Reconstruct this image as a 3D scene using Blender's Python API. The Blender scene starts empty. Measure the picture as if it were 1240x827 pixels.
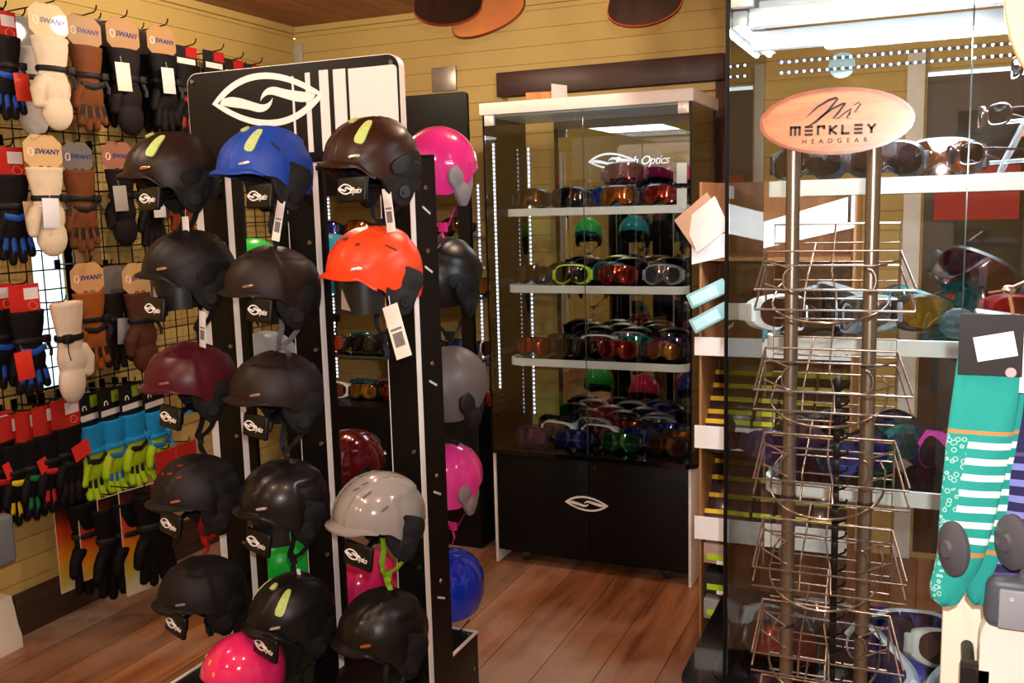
import bpy, bmesh, math, random
from mathutils import Vector, Matrix, noise
PI = math.pi
random.seed(7)
C = bpy.context.scene.collection
R = math.radians

# ------------------------------------------------------------------ camera
F = 1150.0; PITCH = R(8.0); ROLL = R(-1.54); YAW = R(23.7); CAMH = 1.6
_f = Vector((-math.sin(YAW)*math.cos(PITCH), math.cos(YAW)*math.cos(PITCH), -math.sin(PITCH)))
_r = Vector((math.cos(YAW), math.sin(YAW), 0)); _u = _r.cross(_f)
_R = _r*math.cos(ROLL) + _u*math.sin(ROLL); _U = -_r*math.sin(ROLL) + _u*math.cos(ROLL)
CAM = Vector((0, 0, CAMH))
def at(px, py, ax, v):
    """point of the photograph on the world plane  axis = v"""
    d = _f + _R*((px-620)/F) - _U*((py-413.5)/F)
    return CAM + d*((v-CAM[ax])/d[ax])
cam = bpy.data.cameras.new('camera'); co = bpy.data.objects.new('camera', cam); C.objects.link(co)
m = Matrix((_R, _U, -_f)).transposed().to_4x4(); m.translation = CAM
co.matrix_world = m
cam.sensor_fit = 'HORIZONTAL'; cam.sensor_width = 36.0; cam.lens = 36.0*F/1240.0; cam.clip_start = 0.05
bpy.context.scene.camera = co

# ------------------------------------------------------------------ materials
_mats = {}
def lin(c):
    if isinstance(c, str):
        c = [int(c[i:i+2], 16)/255 for i in (0, 2, 4)]
        return tuple(x/12.92 if x <= .04045 else ((x+.055)/1.055)**2.4 for x in c) + (1,)
    return tuple(c)[:3] + (1,)
def new_mat(name):
    m = bpy.data.materials.new(name); m.use_nodes = True
    return m, m.node_tree, m.node_tree.nodes['Principled BSDF']
def mat(col, rough=.5, metal=0., coat=0., var=.12, nscale=25., bump=0., bscale=300., spec=.27, name=None, trans=0.):
    key = (str(col), rough, metal, coat, var, nscale, bump, bscale, spec, trans)
    if key in _mats: return _mats[key]
    m, nt, b = new_mat(name or 'surface'); N = nt.nodes; L = nt.links
    c = lin(col)
    tc = N.new('ShaderNodeTexCoord')
    n = N.new('ShaderNodeTexNoise'); n.inputs['Scale'].default_value = nscale; n.inputs['Detail'].default_value = 3
    L.new(tc.outputs['Object'], n.inputs['Vector'])
    mr = N.new('ShaderNodeMapRange'); mr.inputs[3].default_value = 1-var; mr.inputs[4].default_value = 1+var
    L.new(n.outputs['Fac'], mr.inputs[0])
    hs = N.new('ShaderNodeHueSaturation'); hs.inputs['Color'].default_value = c
    L.new(mr.outputs[0], hs.inputs['Value']); L.new(hs.outputs[0], b.inputs['Base Color'])
    b.inputs['Roughness'].default_value = rough; b.inputs['Metallic'].default_value = metal
    b.inputs['Coat Weight'].default_value = coat; b.inputs['Coat Roughness'].default_value = .04
    b.inputs['Specular IOR Level'].default_value = spec
    b.inputs['Transmission Weight'].default_value = trans
    if bump:
        n2 = N.new('ShaderNodeTexNoise'); n2.inputs['Scale'].default_value = bscale
        L.new(tc.outputs['Object'], n2.inputs['Vector'])
        bp = N.new('ShaderNodeBump'); bp.inputs['Strength'].default_value = bump; bp.inputs['Distance'].default_value = .002
        L.new(n2.outputs['Fac'], bp.inputs['Height']); L.new(bp.outputs[0], b.inputs['Normal'])
    _mats[key] = m
    return m
def emis(col, s, name='lamp_light'):
    key = ('em', str(col), s)
    if key in _mats: return _mats[key]
    m, nt, b = new_mat(name)
    b.inputs['Base Color'].default_value = lin(col)
    b.inputs['Emission Color'].default_value = lin(col); b.inputs['Emission Strength'].default_value = s
    _mats[key] = m; return m
def glass_mat(tint=(.93, .97, .96), refl=.9, name='pane_glass', extra=0.0):
    key = ('gl', tint, refl, extra)
    if key in _mats: return _mats[key]
    m = bpy.data.materials.new(name); m.use_nodes = True; nt = m.node_tree; N = nt.nodes; L = nt.links
    N.clear(); o = N.new('ShaderNodeOutputMaterial'); mx = N.new('ShaderNodeMixShader')
    t = N.new('ShaderNodeBsdfTransparent'); t.inputs[0].default_value = tint + (1,)
    g = N.new('ShaderNodeBsdfGlossy'); g.inputs['Roughness'].default_value = .01
    g.inputs[0].default_value = (refl, refl, refl, 1)
    fr = N.new('ShaderNodeFresnel'); fr.inputs[0].default_value = 1.5
    ad = N.new('ShaderNodeMath'); ad.operation = 'ADD'; ad.inputs[1].default_value = extra; ad.use_clamp = True
    L.new(fr.outputs[0], ad.inputs[0]); L.new(ad.outputs[0], mx.inputs[0])
    L.new(t.outputs[0], mx.inputs[1]); L.new(g.outputs[0], mx.inputs[2])
    L.new(mx.outputs[0], o.inputs[0]); _mats[key] = m; return m
def wood_mat(c1, c2, scale=(1, 1, 1), rough=.5, grain=12., plank=None, coat=0., key=None, c3=None, rotz=0):
    """procedural wood: stretched noise grain, optional plank width along x, wear patches"""
    k = ('wd', c1, c2, scale, rough, grain, plank, coat, c3, rotz)
    if k in _mats: return _mats[k]
    m, nt, b = new_mat('wood'); N = nt.nodes; L = nt.links
    tc = N.new('ShaderNodeTexCoord'); mp = N.new('ShaderNodeMapping'); mp.inputs['Scale'].default_value = scale
    mp.inputs['Rotation'].default_value = (0, 0, rotz)
    L.new(tc.outputs['Object'], mp.inputs[0])
    n = N.new('ShaderNodeTexNoise'); n.inputs['Scale'].default_value = grain; n.inputs['Detail'].default_value = 6
    n.inputs['Distortion'].default_value = .6; L.new(mp.outputs[0], n.inputs['Vector'])
    cr = N.new('ShaderNodeValToRGB'); cr.color_ramp.elements[0].color = lin(c1); cr.color_ramp.elements[1].color = lin(c2)
    cr.color_ramp.elements[0].position = .32; cr.color_ramp.elements[1].position = .68
    L.new(n.outputs['Fac'], cr.inputs[0]); out = cr.outputs[0]
    if c3:
        n3 = N.new('ShaderNodeTexNoise'); n3.inputs['Scale'].default_value = 1.3; n3.inputs['Detail'].default_value = 5
        L.new(tc.outputs['Object'], n3.inputs['Vector'])
        r3 = N.new('ShaderNodeValToRGB'); r3.color_ramp.elements[0].position = .44; r3.color_ramp.elements[1].position = .62
        L.new(n3.outputs['Fac'], r3.inputs[0])
        mx = N.new('ShaderNodeMix'); mx.data_type = 'RGBA'; mx.inputs['B'].default_value = lin(c3)
        mm = N.new('ShaderNodeMath'); mm.operation = 'MULTIPLY'; mm.inputs[1].default_value = .75
        L.new(r3.outputs[0], mm.inputs[0]); L.new(mm.outputs[0], mx.inputs['Factor']); L.new(out, mx.inputs['A']); out = mx.outputs['Result']
    if plank:
        sp = N.new('ShaderNodeSeparateXYZ'); L.new(tc.outputs['Object'], sp.inputs[0])
        d = N.new('ShaderNodeMath'); d.operation = 'DIVIDE'; d.inputs[1].default_value = plank
        L.new(sp.outputs[0], d.inputs[0])
        fl = N.new('ShaderNodeMath'); fl.operation = 'FLOOR'; L.new(d.outputs[0], fl.inputs[0])
        wn = N.new('ShaderNodeTexWhiteNoise'); wn.noise_dimensions = '1D'; L.new(fl.outputs[0], wn.inputs['W'])
        vr = N.new('ShaderNodeMapRange'); vr.inputs[3].default_value = .72; vr.inputs[4].default_value = 1.18
        L.new(wn.outputs['Value'], vr.inputs[0])
        fc = N.new('ShaderNodeMath'); fc.operation = 'FRACT'; L.new(d.outputs[0], fc.inputs[0])
        gp = N.new('ShaderNodeMath'); gp.operation = 'LESS_THAN'; gp.inputs[1].default_value = .022; L.new(fc.outputs[0], gp.inputs[0])
        gm = N.new('ShaderNodeMapRange'); gm.inputs[3].default_value = 1; gm.inputs[4].default_value = .38; L.new(gp.outputs[0], gm.inputs[0])
        ml = N.new('ShaderNodeMath'); ml.operation = 'MULTIPLY'; L.new(vr.outputs[0], ml.inputs[0]); L.new(gm.outputs[0], ml.inputs[1])
        hs = N.new('ShaderNodeHueSaturation'); L.new(out, hs.inputs['Color']); L.new(ml.outputs[0], hs.inputs['Value']); out = hs.outputs[0]
        bp = N.new('ShaderNodeBump'); bp.invert = True; bp.inputs['Distance'].default_value = .003; bp.inputs['Strength'].default_value = .6
        L.new(gp.outputs[0], bp.inputs['Height']); L.new(bp.outputs[0], b.inputs['Normal'])
    L.new(out, b.inputs['Base Color']); b.inputs['Roughness'].default_value = rough
    b.inputs['Coat Weight'].default_value = coat; b.inputs['Coat Roughness'].default_value = .15
    _mats[k] = m; return m

# ------------------------------------------------------------------ mesh builder
class MB:
    def __init__(s): s.bm = bmesh.new()
    def _tf(s, vs, loc, rot):
        M = Matrix.Translation(loc) @ (rot.to_4x4() if hasattr(rot, 'to_4x4') else Matrix.Identity(4))
        for v in vs: v.co = M @ v.co
    def box(s, x0, x1, y0, y1, z0, z1, bev=0., seg=2):
        r = bmesh.ops.create_cube(s.bm, size=1); vs = r['verts']
        for v in vs: v.co = Vector(((x0+x1)/2+v.co.x*(x1-x0), (y0+y1)/2+v.co.y*(y1-y0), (z0+z1)/2+v.co.z*(z1-z0)))
        if bev:
            es = list({e for v in vs for e in v.link_edges})
            bmesh.ops.bevel(s.bm, geom=es, offset=bev, segments=seg, profile=.5, affect='EDGES')
        return s
    def tube(s, pts, r, n=8, ry=None, closed=False, cap=True, up=None):
        pts = [Vector(p) for p in pts]; k = len(pts); rings = []
        prev = None
        for i, p in enumerate(pts):
            a = pts[(i-1) % k] if (closed or i > 0) else p
            b = pts[(i+1) % k] if (closed or i < k-1) else p
            t = (b-a).normalized()
            if up is not None: nn = Vector(up) - t*Vector(up).dot(t)
            elif prev is None:
                nn = Vector((0, 0, 1)) - t*t.z
                if nn.length < .1: nn = Vector((0, 1, 0)) - t*t.y
            else: nn = prev - t*prev.dot(t)
            nn = nn.normalized(); prev = nn; bb = t.cross(nn)
            rr = r[i] if isinstance(r, (list, tuple)) else r
            r2 = rr if ry is None else (ry[i] if isinstance(ry, (list, tuple)) else ry)
            rings.append([s.bm.verts.new(p + nn*math.cos(2*PI*j/n)*rr + bb*math.sin(2*PI*j/n)*r2) for j in range(n)])
        for i in range(k if closed else k-1):
            A = rings[i]; B = rings[(i+1) % k]
            for j in range(n): s.bm.faces.new((A[j], A[(j+1) % n], B[(j+1) % n], B[j]))
        if cap and not closed: s.bm.faces.new(rings[0][::-1]); s.bm.faces.new(rings[-1])
        return s
    def cyl(s, a, b, r, n=16, r2=None):
        return s.tube([a, b], [r, r if r2 is None else r2], n)
    def ell(s, c, rad, u=16, v=10, rot=None):
        r = bmesh.ops.create_uvsphere(s.bm, u_segments=u, v_segments=v, radius=1)
        for w in r['verts']: w.co = Vector((w.co.x*rad[0], w.co.y*rad[1], w.co.z*rad[2]))
        s._tf(r['verts'], c, rot); return s
    def poly(s, pts, axis='y', d0=0., d1=.01, bev=0.):
        """extrude 2D outline (a,b): axis y -> (a,d,b); x -> (d,a,b); z -> (a,b,d)"""
        def P(a, b, d): return {'y': (a, d, b), 'x': (d, a, b), 'z': (a, b, d)}[axis]
        v0 = [s.bm.verts.new(P(a, b, d0)) for a, b in pts]; v1 = [s.bm.verts.new(P(a, b, d1)) for a, b in pts]
        n = len(pts)
        s.bm.faces.new(v0); s.bm.faces.new(v1[::-1])
        for i in range(n): s.bm.faces.new((v0[i], v1[i], v1[(i+1) % n], v0[(i+1) % n]))
        return s
    def ringpoly(s, o, i_, axis='y', d0=0., d1=.01):
        """band between two equally long outlines"""
        def P(a, b, d): return {'y': (a, d, b), 'x': (d, a, b), 'z': (a, b, d)}[axis]
        n = len(o); V = [[s.bm.verts.new(P(a, b, d)) for a, b in L] for L in (o, i_) for d in (d0, d1)]
        o0, o1, i0, i1 = V
        for k in range(n):
            q = (k+1) % n
            s.bm.faces.new((o0[k], o0[q], i0[q], i0[k])); s.bm.faces.new((o1[k], i1[k], i1[q], o1[q]))
            s.bm.faces.new((o0[k], o1[k], o1[q], o0[q])); s.bm.faces.new((i0[k], i0[q], i1[q], i1[k]))
        return s
    def grid(s, fn, nu, nv, closeu=False):
        V = [[s.bm.verts.new(fn(i/(nu if closeu else nu-1), j/(nv-1))) for j in range(nv)] for i in range(nu)]
        for i in range(nu if closeu else nu-1):
            for j in range(nv-1):
                a = V[i][j]; b = V[(i+1) % nu][j]; c = V[(i+1) % nu][j+1]; d = V[i][j+1]
                try: s.bm.faces.new((a, b, c, d))
                except ValueError: pass
        return V
    def xf(s, M):
        for v in s.bm.verts: v.co = M @ v.co
        return s
    def data(s, name, smooth=True, angle=35, weld=True):
        if weld: bmesh.ops.remove_doubles(s.bm, verts=s.bm.verts, dist=1e-5)
        bmesh.ops.recalc_face_normals(s.bm, faces=s.bm.faces)
        me = bpy.data.meshes.new(name)
        if smooth:
            for f in s.bm.faces: f.smooth = True
            for e in s.bm.edges:
                if len(e.link_faces) == 2 and e.calc_face_angle(0) > R(angle): e.smooth = False
        s.bm.to_mesh(me); s.bm.free(); return me
def fuse(mb, voxel=.004, smooth=6, solid=None):
    """melt overlapping shapes into one continuous skin"""
    me = mb.data('tmp'); o = bpy.data.objects.new('tmp', me); C.objects.link(o)
    r = o.modifiers.new('r', 'REMESH'); r.mode = 'VOXEL'; r.voxel_size = voxel; r.use_smooth_shade = True
    if smooth: q = o.modifiers.new('s', 'SMOOTH'); q.iterations = smooth; q.factor = .5
    dg = bpy.context.evaluated_depsgraph_get(); dg.update()
    out = bpy.data.meshes.new_from_object(o.evaluated_get(dg), depsgraph=dg)
    bpy.data.objects.remove(o); return out
_txt = {}
def text_mesh(body, size=.02, shear=0., depth=.0006, bold=0., space=1.):
    k = (body, size, shear, depth, bold, space)
    if k in _txt: return _txt[k]
    cu = bpy.data.curves.new('t', 'FONT'); cu.body = body; cu.size = size; cu.shear = shear; cu.extrude = depth/2
    cu.align_x = 'CENTER'; cu.align_y = 'CENTER'; cu.offset = bold; cu.space_character = space; cu.resolution_u = 3
    o = bpy.data.objects.new('t', cu); C.objects.link(o)
    dg = bpy.context.evaluated_depsgraph_get(); dg.update()
    me = bpy.data.meshes.new_from_object(o.evaluated_get(dg), depsgraph=dg)
    bpy.data.objects.remove(o)
    for v in me.vertices: v.co = Vector((v.co.x, -v.co.z, v.co.y))       # stands upright, faces -Y
    _txt[k] = me; return me

# ------------------------------------------------------------------ object helpers
def thing(name, label, cat, loc=(0, 0, 0), rz=0., group=None, rot=None):
    o = bpy.data.objects.new(name, None); C.objects.link(o); o.empty_display_size = .05
    o.location = loc; o.rotation_euler = rot if rot else (0, 0, rz)
    o['label'] = label; o['category'] = cat
    if group: o['group'] = group
    return o
def part(name, me, material, parent=None, loc=(0, 0, 0), rot=(0, 0, 0), label=None, scale=None):
    if isinstance(me, MB): me = me.data(name)
    o = bpy.data.objects.new(name, me); C.objects.link(o); o.parent = parent
    o.location = loc; o.rotation_euler = rot
    if scale: o.scale = scale
    if material is not None:
        if not me.materials: me.materials.append(material)
        elif me.materials[0] != material:
            o.material_slots[0].link = 'OBJECT'; o.material_slots[0].material = material
    if label: o['label'] = label
    return o
def single(name, me, material, label, cat, loc=(0, 0, 0), rot=(0, 0, 0), group=None):
    o = part(name, me, material, None, loc, rot); o['label'] = label; o['category'] = cat
    if group: o['group'] = group
    return o
def struct(name, me, material, parent=None, **k):
    o = part(name, me, material, parent, **k)
    if parent is None: o['kind'] = 'structure'
    return o

# common colours
BLACK = mat('0c0b0c', .42, var=.1); BLACKG = mat('08080a', .12, coat=.6, var=.05)
WHITE = mat('efe6e2', .4, var=.03); MATTE = mat('141213', .62, var=.15, bump=.15)
FOAM = mat('101011', .85, var=.2, bump=.4, bscale=400, spec=.15); STEEL = mat('9a9692', .25, 1., var=.05)
PAPER = mat('f2efec', .6, var=.03); GREYP = mat('6d6f74', .45)
GLASS = glass_mat(); EDGEG = mat('3c4a48', .15, var=.02)

# ------------------------------------------------------------------ the room
XL, YB, ZC, XR, YF = -3.2, 4.45, 2.6, 2.2, -2.6
fl = MB().box(XL-.1, XR+.1, YF-.1, YB+.1, -.06, 0)
struct('floor', fl, wood_mat('66381f', 'a06a42', (4, .45, 1), .45, 4., .2, .06, c3='a8907e'))
struct('ceiling', MB().box(XL-.1, XR+.1, YF-.1, YB+.1, ZC, ZC+.06), wood_mat('8a4a2c', 'b06a44', (6, .5, 1), .5, 5., .14))
def slat_profile(z0, z1, pitch, g=.007, d=.007, off=0.):
    P = []; z = z0 + off
    P.append((0, z0))
    while z < z1 - .01:
        if z > z0: P += [(0, z-g/2), (d, z-g/3), (d, z+g/3), (0, z+g/2)]
        z += pitch
    P.append((0, z1)); return P
WALLC = mat('b99c5c', .55, var=.06, nscale=3.)
def slat_wall(name, axis, plane, a0, a1, out, z0=0., z1=ZC, pitch=.0835, off=.04, material=None, holes=()):
    """shiplap boards; out = +1/-1 direction of the room"""
    mb = MB()
    def panel(a0, a1, z0_, z1_):
        P = [(d, z) for d, z in slat_profile(z0, z1, pitch, off=off) if z0_ < z < z1_]
        P = [(0, z0_)] + P + [(0, z1_)]
        V = []
        for a in (a0, a1):
            V.append([mb.bm.verts.new((plane - out*d, a, z) if axis == 'x' else (a, plane - out*d, z)) for d, z in P])
            V.append([mb.bm.verts.new((plane - out*.06, a, z) if axis == 'x' else (a, plane - out*.06, z)) for d, z in P])
        for i in range(len(P)-1):
            mb.bm.faces.new((V[0][i], V[0][i+1], V[2][i+1], V[2][i]))
            mb.bm.faces.new((V[1][i], V[1][i+1], V[3][i+1], V[3][i]))
            mb.bm.faces.new((V[0][i], V[0][i+1], V[1][i+1], V[1][i])); mb.bm.faces.new((V[2][i], V[2][i+1], V[3][i+1], V[3][i]))
        mb.bm.faces.new((V[0][0], V[2][0], V[3][0], V[1][0])); mb.bm.faces.new((V[0][-1], V[2][-1], V[3][-1], V[1][-1]))
    if not holes: panel(a0, a1, z0, z1)
    else:
        h = holes[0]
        panel(a0, h[0], z0, z1); panel(h[1], a1, z0, z1); panel(h[0], h[1], z0, h[2]); panel(h[0], h[1], h[3], z1)
    return struct(name, mb.data(name, smooth=False, weld=False), material or WALLC)
slat_wall('wall_left', 'x', XL, YF, YB, 1, holes=[(2.64, 2.85, .93, 1.55)])
slat_wall('wall_back', 'y', YB, XL, XR, -1, holes=[(-.02, .85, .02, 2.12)])
slat_wall('wall_front', 'y', YF, XL, XR, 1)
slat_wall('wall_right', 'x', XR, YF, YB, -1, material=mat('a89c84', .6, var=.05))
# crown strips, corner post
struct('trim_1', MB().box(XL, XL+.022, YF, YB-.022, ZC-.035, ZC), WALLC)
struct('trim_2', MB().box(XL+.022, XR, YB-.022, YB, ZC-.03, ZC), WALLC)
# the narrow daylight window behind the grid
wn = struct('window_1', MB().box(XL-.055, XL-.05, 2.64, 2.85, .93, 1.55), glass_mat())
fm = MB(); 
for a in ((2.60, 2.64), (2.85, 2.89)): fm.box(XL-.05, XL+.02, a[0], a[1], .88, 1.60, .003)
fm.box(XL-.05, XL+.02, 2.60, 2.89, .88, .93, .003); fm.box(XL-.05, XL+.02, 2.60, 2.89, 1.55, 1.60, .003)
fm.box(XL-.02, XL+.03, 2.90, 2.97, .3, 2.0, .003)
struct('window_frame', fm, wood_mat('9a7440', 'b98f55', (3, 3, .6), .5, 8.), wn)
# brown panelled post + dark doorway at the back right, seen through the glass case
dr = struct('door_1', MB().box(-.02, .85, YB+.02, YB+.05, .02, 2.1), wood_mat('2c1712', '3d211a', (6, 6, .5), .45, 6.))
struct('door_pane', MB().box(.1, .36, YB+.012, YB+.022, .9, 1.95).box(.46, .74, YB+.012, YB+.022, .9, 1.95), mat('1a1e22', .1, coat=1.), dr)
struct('door_handle', MB().cyl((.78, YB+.02, 1.0), (.78, YB-.03, 1.0), .012).ell((.78, YB-.04, 1.0), (.026, .02, .026)), STEEL, dr)
struct('trim_3', MB().box(-.1, -.03, YB-.03, YB, 0, 2.2, .004), mat('d8d5d0', .5)) 
struct('trim_4', MB().box(.86, .93, YB-.03, YB, 0, 2.2, .004), mat('d8d5d0', .5))
single('notice_board', MB().box(.02, .34, YB-.012, YB, 1.5, 1.72), mat('a81a1c', .5), 'red notice board on the dark back door, seen through the glass case', 'sign')
# dark wooden beam board and casing on the back wall behind the cabinet
single('wall_plank', MB().box(-1.98, -.86, YB-.05, YB, 2.145, 2.262, .004), wood_mat('2e130c', '451e13', (.6, 5, 5), .45, 6.),
       'dark red-brown plank fixed across the yellow back wall above the goggle cabinet', 'plank')
struct('trim_5', MB().box(-1.93, -.9, YB-.03, YB, 2.105, 2.14, .003), mat('b59a66', .5))
struct('trim_6', MB().box(-.9, -.82, YB-.04, YB, 0, 2.14, .003), wood_mat('2e130c', '451e13', (5, 5, .6), .45, 6.))
single('wall_bracket', MB().box(-2.36, -2.22, YB-.012, YB, 2.20, 2.32, .002).cyl((-2.34, YB-.016, 2.305), (-2.34, YB, 2.305), .006, 8).cyl((-2.24, YB-.016, 2.305), (-2.24, YB, 2.305), .006, 8),
       mat('a69c92', .35, .6), 'small grey metal plate with two screws on the back wall above the black display', 'bracket')
cp = at(358, 64, 1, 4.42)
single('corner_bracket', MB().box(cp.x-.03, cp.x+.03, YB-.014, YB, cp.z-.05, cp.z+.05, .002), mat('b8b0a4', .4, .3), 'small pale plate on the yellow wall in the room corner above the helmet rack sign', 'bracket')
# left wall foot: dark skirting and plain white plinth block
struct('baseboard_left', MB().box(XL, XL+.018, 2.42, YB, 0, .17, .003), wood_mat('2e1c14', '46301f', (3, .6, 4), .5, 6.))
struct('baseboard_back', MB().box(XL+.02, -.9, YB-.018, YB, 0, .14, .003), wood_mat('2e1c14', '46301f', (.6, 3, 4), .5, 6.))
pb = MB().poly([(0, 0), (.10, 0), (.10, .05), (.085, .09), (.075, .15), (.06, .2), (0, .2)], 'y', -.9, 0)
struct('trim_7', pb, mat('cfc7b8', .5), loc=(XL, 2.37, 0))
single('wall_peg', MB().box(-.03, .03, -.05, .05, -.09, .09, .018, 3), mat('6f747c', .35), 'grey rounded plastic block at the far left edge above the white skirting', 'fitting', loc=at(-2, 655, 0, -2.95))

# ------------------------------------------------------------------ marks
def bez(p0, p1, p2, p3, n=10):
    out = []
    for i in range(n):
        t = i/n; u = 1-t
        out.append(tuple(u**3*a+3*u*u*t*b+3*u*t*t*c+t**3*d for a, b, c, d in zip(p0, p1, p2, p3)))
    return out
def eye_logo(w, h, d=.0015, th=.045):
    """leaf-shaped eye outline holding two opposed waves; faces -Y, centred"""
    mb = MB()
    def outline(s, k):
        a = bez((-.5*s, 0), (-.25*s, k*.62), (.12*s, k*.62), (.5*s, 0), 18)
        b = bez((.5*s, 0), (.25*s, -k*.62), (-.12*s, -k*.62), (-.5*s, 0), 18)
        return a+b
    o = outline(1., 1.); i = outline(.86, .76)
    S = lambda L: [(x*w, z*h) for x, z in L]
    mb.ringpoly(S(o), S(i), 'y', -d, 0)
    wv = bez((-.45, 0), (-.34, .20), (-.22, .04), (-.06, -.07), 10)+bez((-.06, -.07), (-.01, -.10), (.03, -.06), (.055, .02), 6)+ \
         bez((.055, .02), (.045, -.16), (-.03, -.26), (-.12, -.18), 8)+bez((-.12, -.18), (-.22, -.10), (-.33, -.10), (-.45, 0), 8)
    q = MB; 
    mb.poly(S(wv), 'y', -d, 0); mb.poly(S([(-x, -z) for x, z in wv]), 'y', -d, 0)
    return mb
_logo = {}
def script_logo():
    """small white eye + slanted script on the black holder plates"""
    if 's' in _logo: return _logo['s']
    mb = eye_logo(.062, .027)
    for v in mb.bm.verts: v.co.x -= .016
    t = text_mesh('Optics', .020, .5, .001, -.0001, .85)
    mb.bm.from_mesh(t)
    n = len(t.vertices); mb.bm.verts.ensure_lookup_table()
    for v in list(mb.bm.verts)[-n:]: v.co.x += .021; v.co.z -= .004
    _logo['s'] = mb.data('logo', smooth=False, weld=False); return _logo['s']

# ------------------------------------------------------------------ helmets
HA, HB, HC = .113, .138, .125
def lerp(a, b, t): return a+(b-a)*t
def sst(t): t = max(0, min(1, t)); return t*t*(3-2*t)
def hsurf(th, ph, off=0., bulge=0.):
    cp = math.cos(ph) if ph > 0 else math.cos(ph*.62)
    a, b, c = HA+off, HB+off, HC+off
    x = a*cp*math.sin(th); y = -b*cp*math.cos(th); z = c*math.sin(ph) if ph > 0 else c*.95*math.sin(ph)
    if y > 0: y *= 1+bulge*.12
    return Vector((x, y, z))
KEYS = [(0, .10), (.26, .02), (.42, -.18), (.56, -.52), (.72, -.78), (1, -.72)]
KEYF = [(0, .12), (.25, .02), (.38, -.35), (.5, -.78), (.7, -.85), (1, -.75)]      # freeride: closed sides
def rimf(th, keys):
    t = abs((th+PI) % (2*PI) - PI)/PI
    for (a, u), (b, v) in zip(keys, keys[1:]):
        if t <= b: return lerp(u, v, sst((t-a)/(b-a)))
    return keys[-1][1]
def shell_mesh(keys, kind):
    mb = MB(); nu, nv = 88, 30
    def ph(th, v): r = rimf(th, keys); return PI/2 + (r-PI/2)*v
    def sculpt(th, p):
        """outer relief of the shell"""
        o = 0.
        a = abs((th+PI) % (2*PI) - PI)
        if kind == 'ridge':
            o += .006*math.exp(-((math.sin(th)*math.cos(p)-.42)/.05)**2) + .006*math.exp(-((-math.sin(th)*math.cos(p)-.42)/.05)**2)
            if a > 1.6 and p < .55: o -= .007*sst((a-1.6)/.12)
        elif kind == 'swoop':
            e = p - (.15+.38*(a-.9))
            if a > .5: o += -.005*sst((a-.5)/.4)*sst(-e/.16)
            o += .005*math.exp(-((math.sin(th)*math.cos(p)-.3)/.05)**2) + .005*math.exp(-((-math.sin(th)*math.cos(p)-.3)/.05)**2)
        elif kind == 'cap':
            if p < .95-.12*a: o += .005*sst((.95-.12*a-p)/.04)
            if a > 1.5: o -= .005*sst((a-1.5)/.1)
        return o
    def outer(i, j): th = i*2*PI; p = ph(th, j); return hsurf(th, p, sculpt(th, p))
    V = mb.grid(outer, nu, nv, True)
    W = mb.grid(lambda i, j: hsurf(i*2*PI, ph(i*2*PI, j), -.009), nu, nv, True)
    for i in range(nu):
        mb.bm.faces.new((V[i][-1], V[(i+1) % nu][-1], W[(i+1) % nu][-1], W[i][-1]))
    return mb.data('shell', angle=50)
def brim_mesh(L=.022, keys=KEYS):
    mb = MB(); n = 29; W = 1.15
    def f(side):
        def g(i, j):
            th = (i*2-1)*W; p = rimf(th, keys)
            b = hsurf(th, p, .001); o = Vector((b.x, b.y, 0)).normalized()
            e = (1-(abs(th)/W)**3)
            q = b + o*(L*j*e) + Vector((0, 0, -.010*j*e - (.004 if side else -.003)))
            return q
        return g
    A = mb.grid(f(0), n, 5); B = mb.grid(f(1), n, 5)
    for i in range(n-1):
        for j in (0, 4): mb.bm.faces.new((A[i][j], A[i+1][j], B[i+1][j], B[i][j]))
    for i in (0, n-1):
        for j in range(4): mb.bm.faces.new((A[i][j], A[i][j+1], B[i][j+1], B[i][j]))
    return mb.data('brim', angle=60)
def patch(mb, th0, ph0, wt, hp, off=.0025, rot=0., pw=3., sk=.004, taper=0.):
    """rounded raised patch following the shell"""
    n = 20; rings = []
    for rr in (.0, .55, 1.):
        ring = []
        for k in range(n):
            a = 2*PI*k/n; ca, sa = math.cos(a), math.sin(a)
            u = math.copysign(abs(ca)**(2/pw), ca)*rr*wt; v = math.copysign(abs(sa)**(2/pw), sa)*rr*hp
            u *= 1+taper*v/hp
            uu = u*math.cos(rot)-v*math.sin(rot); vv = u*math.sin(rot)+v*math.cos(rot)
            p = ph0+vv; th = th0+uu/max(.35, math.cos(p))
            ring.append(hsurf(th, p, off if rr < .99 else off-.0006))
            if rr == 0: break
        rings.append([mb.bm.verts.new(c) for c in ring])
    c = rings[0][0]; A = rings[1]; B = rings[2]
    low = []
    for k in range(n):
        a = 2*PI*k/n; ca, sa = math.cos(a), math.sin(a)
        u = math.copysign(abs(ca)**(2/pw), ca)*wt*1.02; v = math.copysign(abs(sa)**(2/pw), sa)*hp*1.02
        u *= 1+taper*v/hp
        uu = u*math.cos(rot)-v*math.sin(rot); vv = u*math.sin(rot)+v*math.cos(rot)
        p = ph0+vv; low.append(mb.bm.verts.new(hsurf(th0+uu/max(.35, math.cos(p)), p, off-sk)))
    for k in range(n):
        q = (k+1) % n
        mb.bm.faces.new((c, A[k], A[q])); mb.bm.faces.new((A[k], B[k], B[q], A[q])); mb.bm.faces.new((B[k], low[k], low[q], B[q]))
    return mb
def earpad_mesh(s):
    mb = MB()
    ol = [(-.034, -.02), (-.030, -.06), (-.012, -.098), (.012, -.122), (.036, -.122), (.054, -.098), (.072, -.066), (.088, -.05), (.090, -.01), (.03, .02), (-.02, .02)]
    mb.poly(ol, 'x', s*.084, s*.104)
    mb.ell((s*.100, .026, -.078), (.012, .030, .034)); mb.ell((s*.094, .05, -.03), (.016, .045, .035))
    return fuse(mb, .0042, 7)
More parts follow.
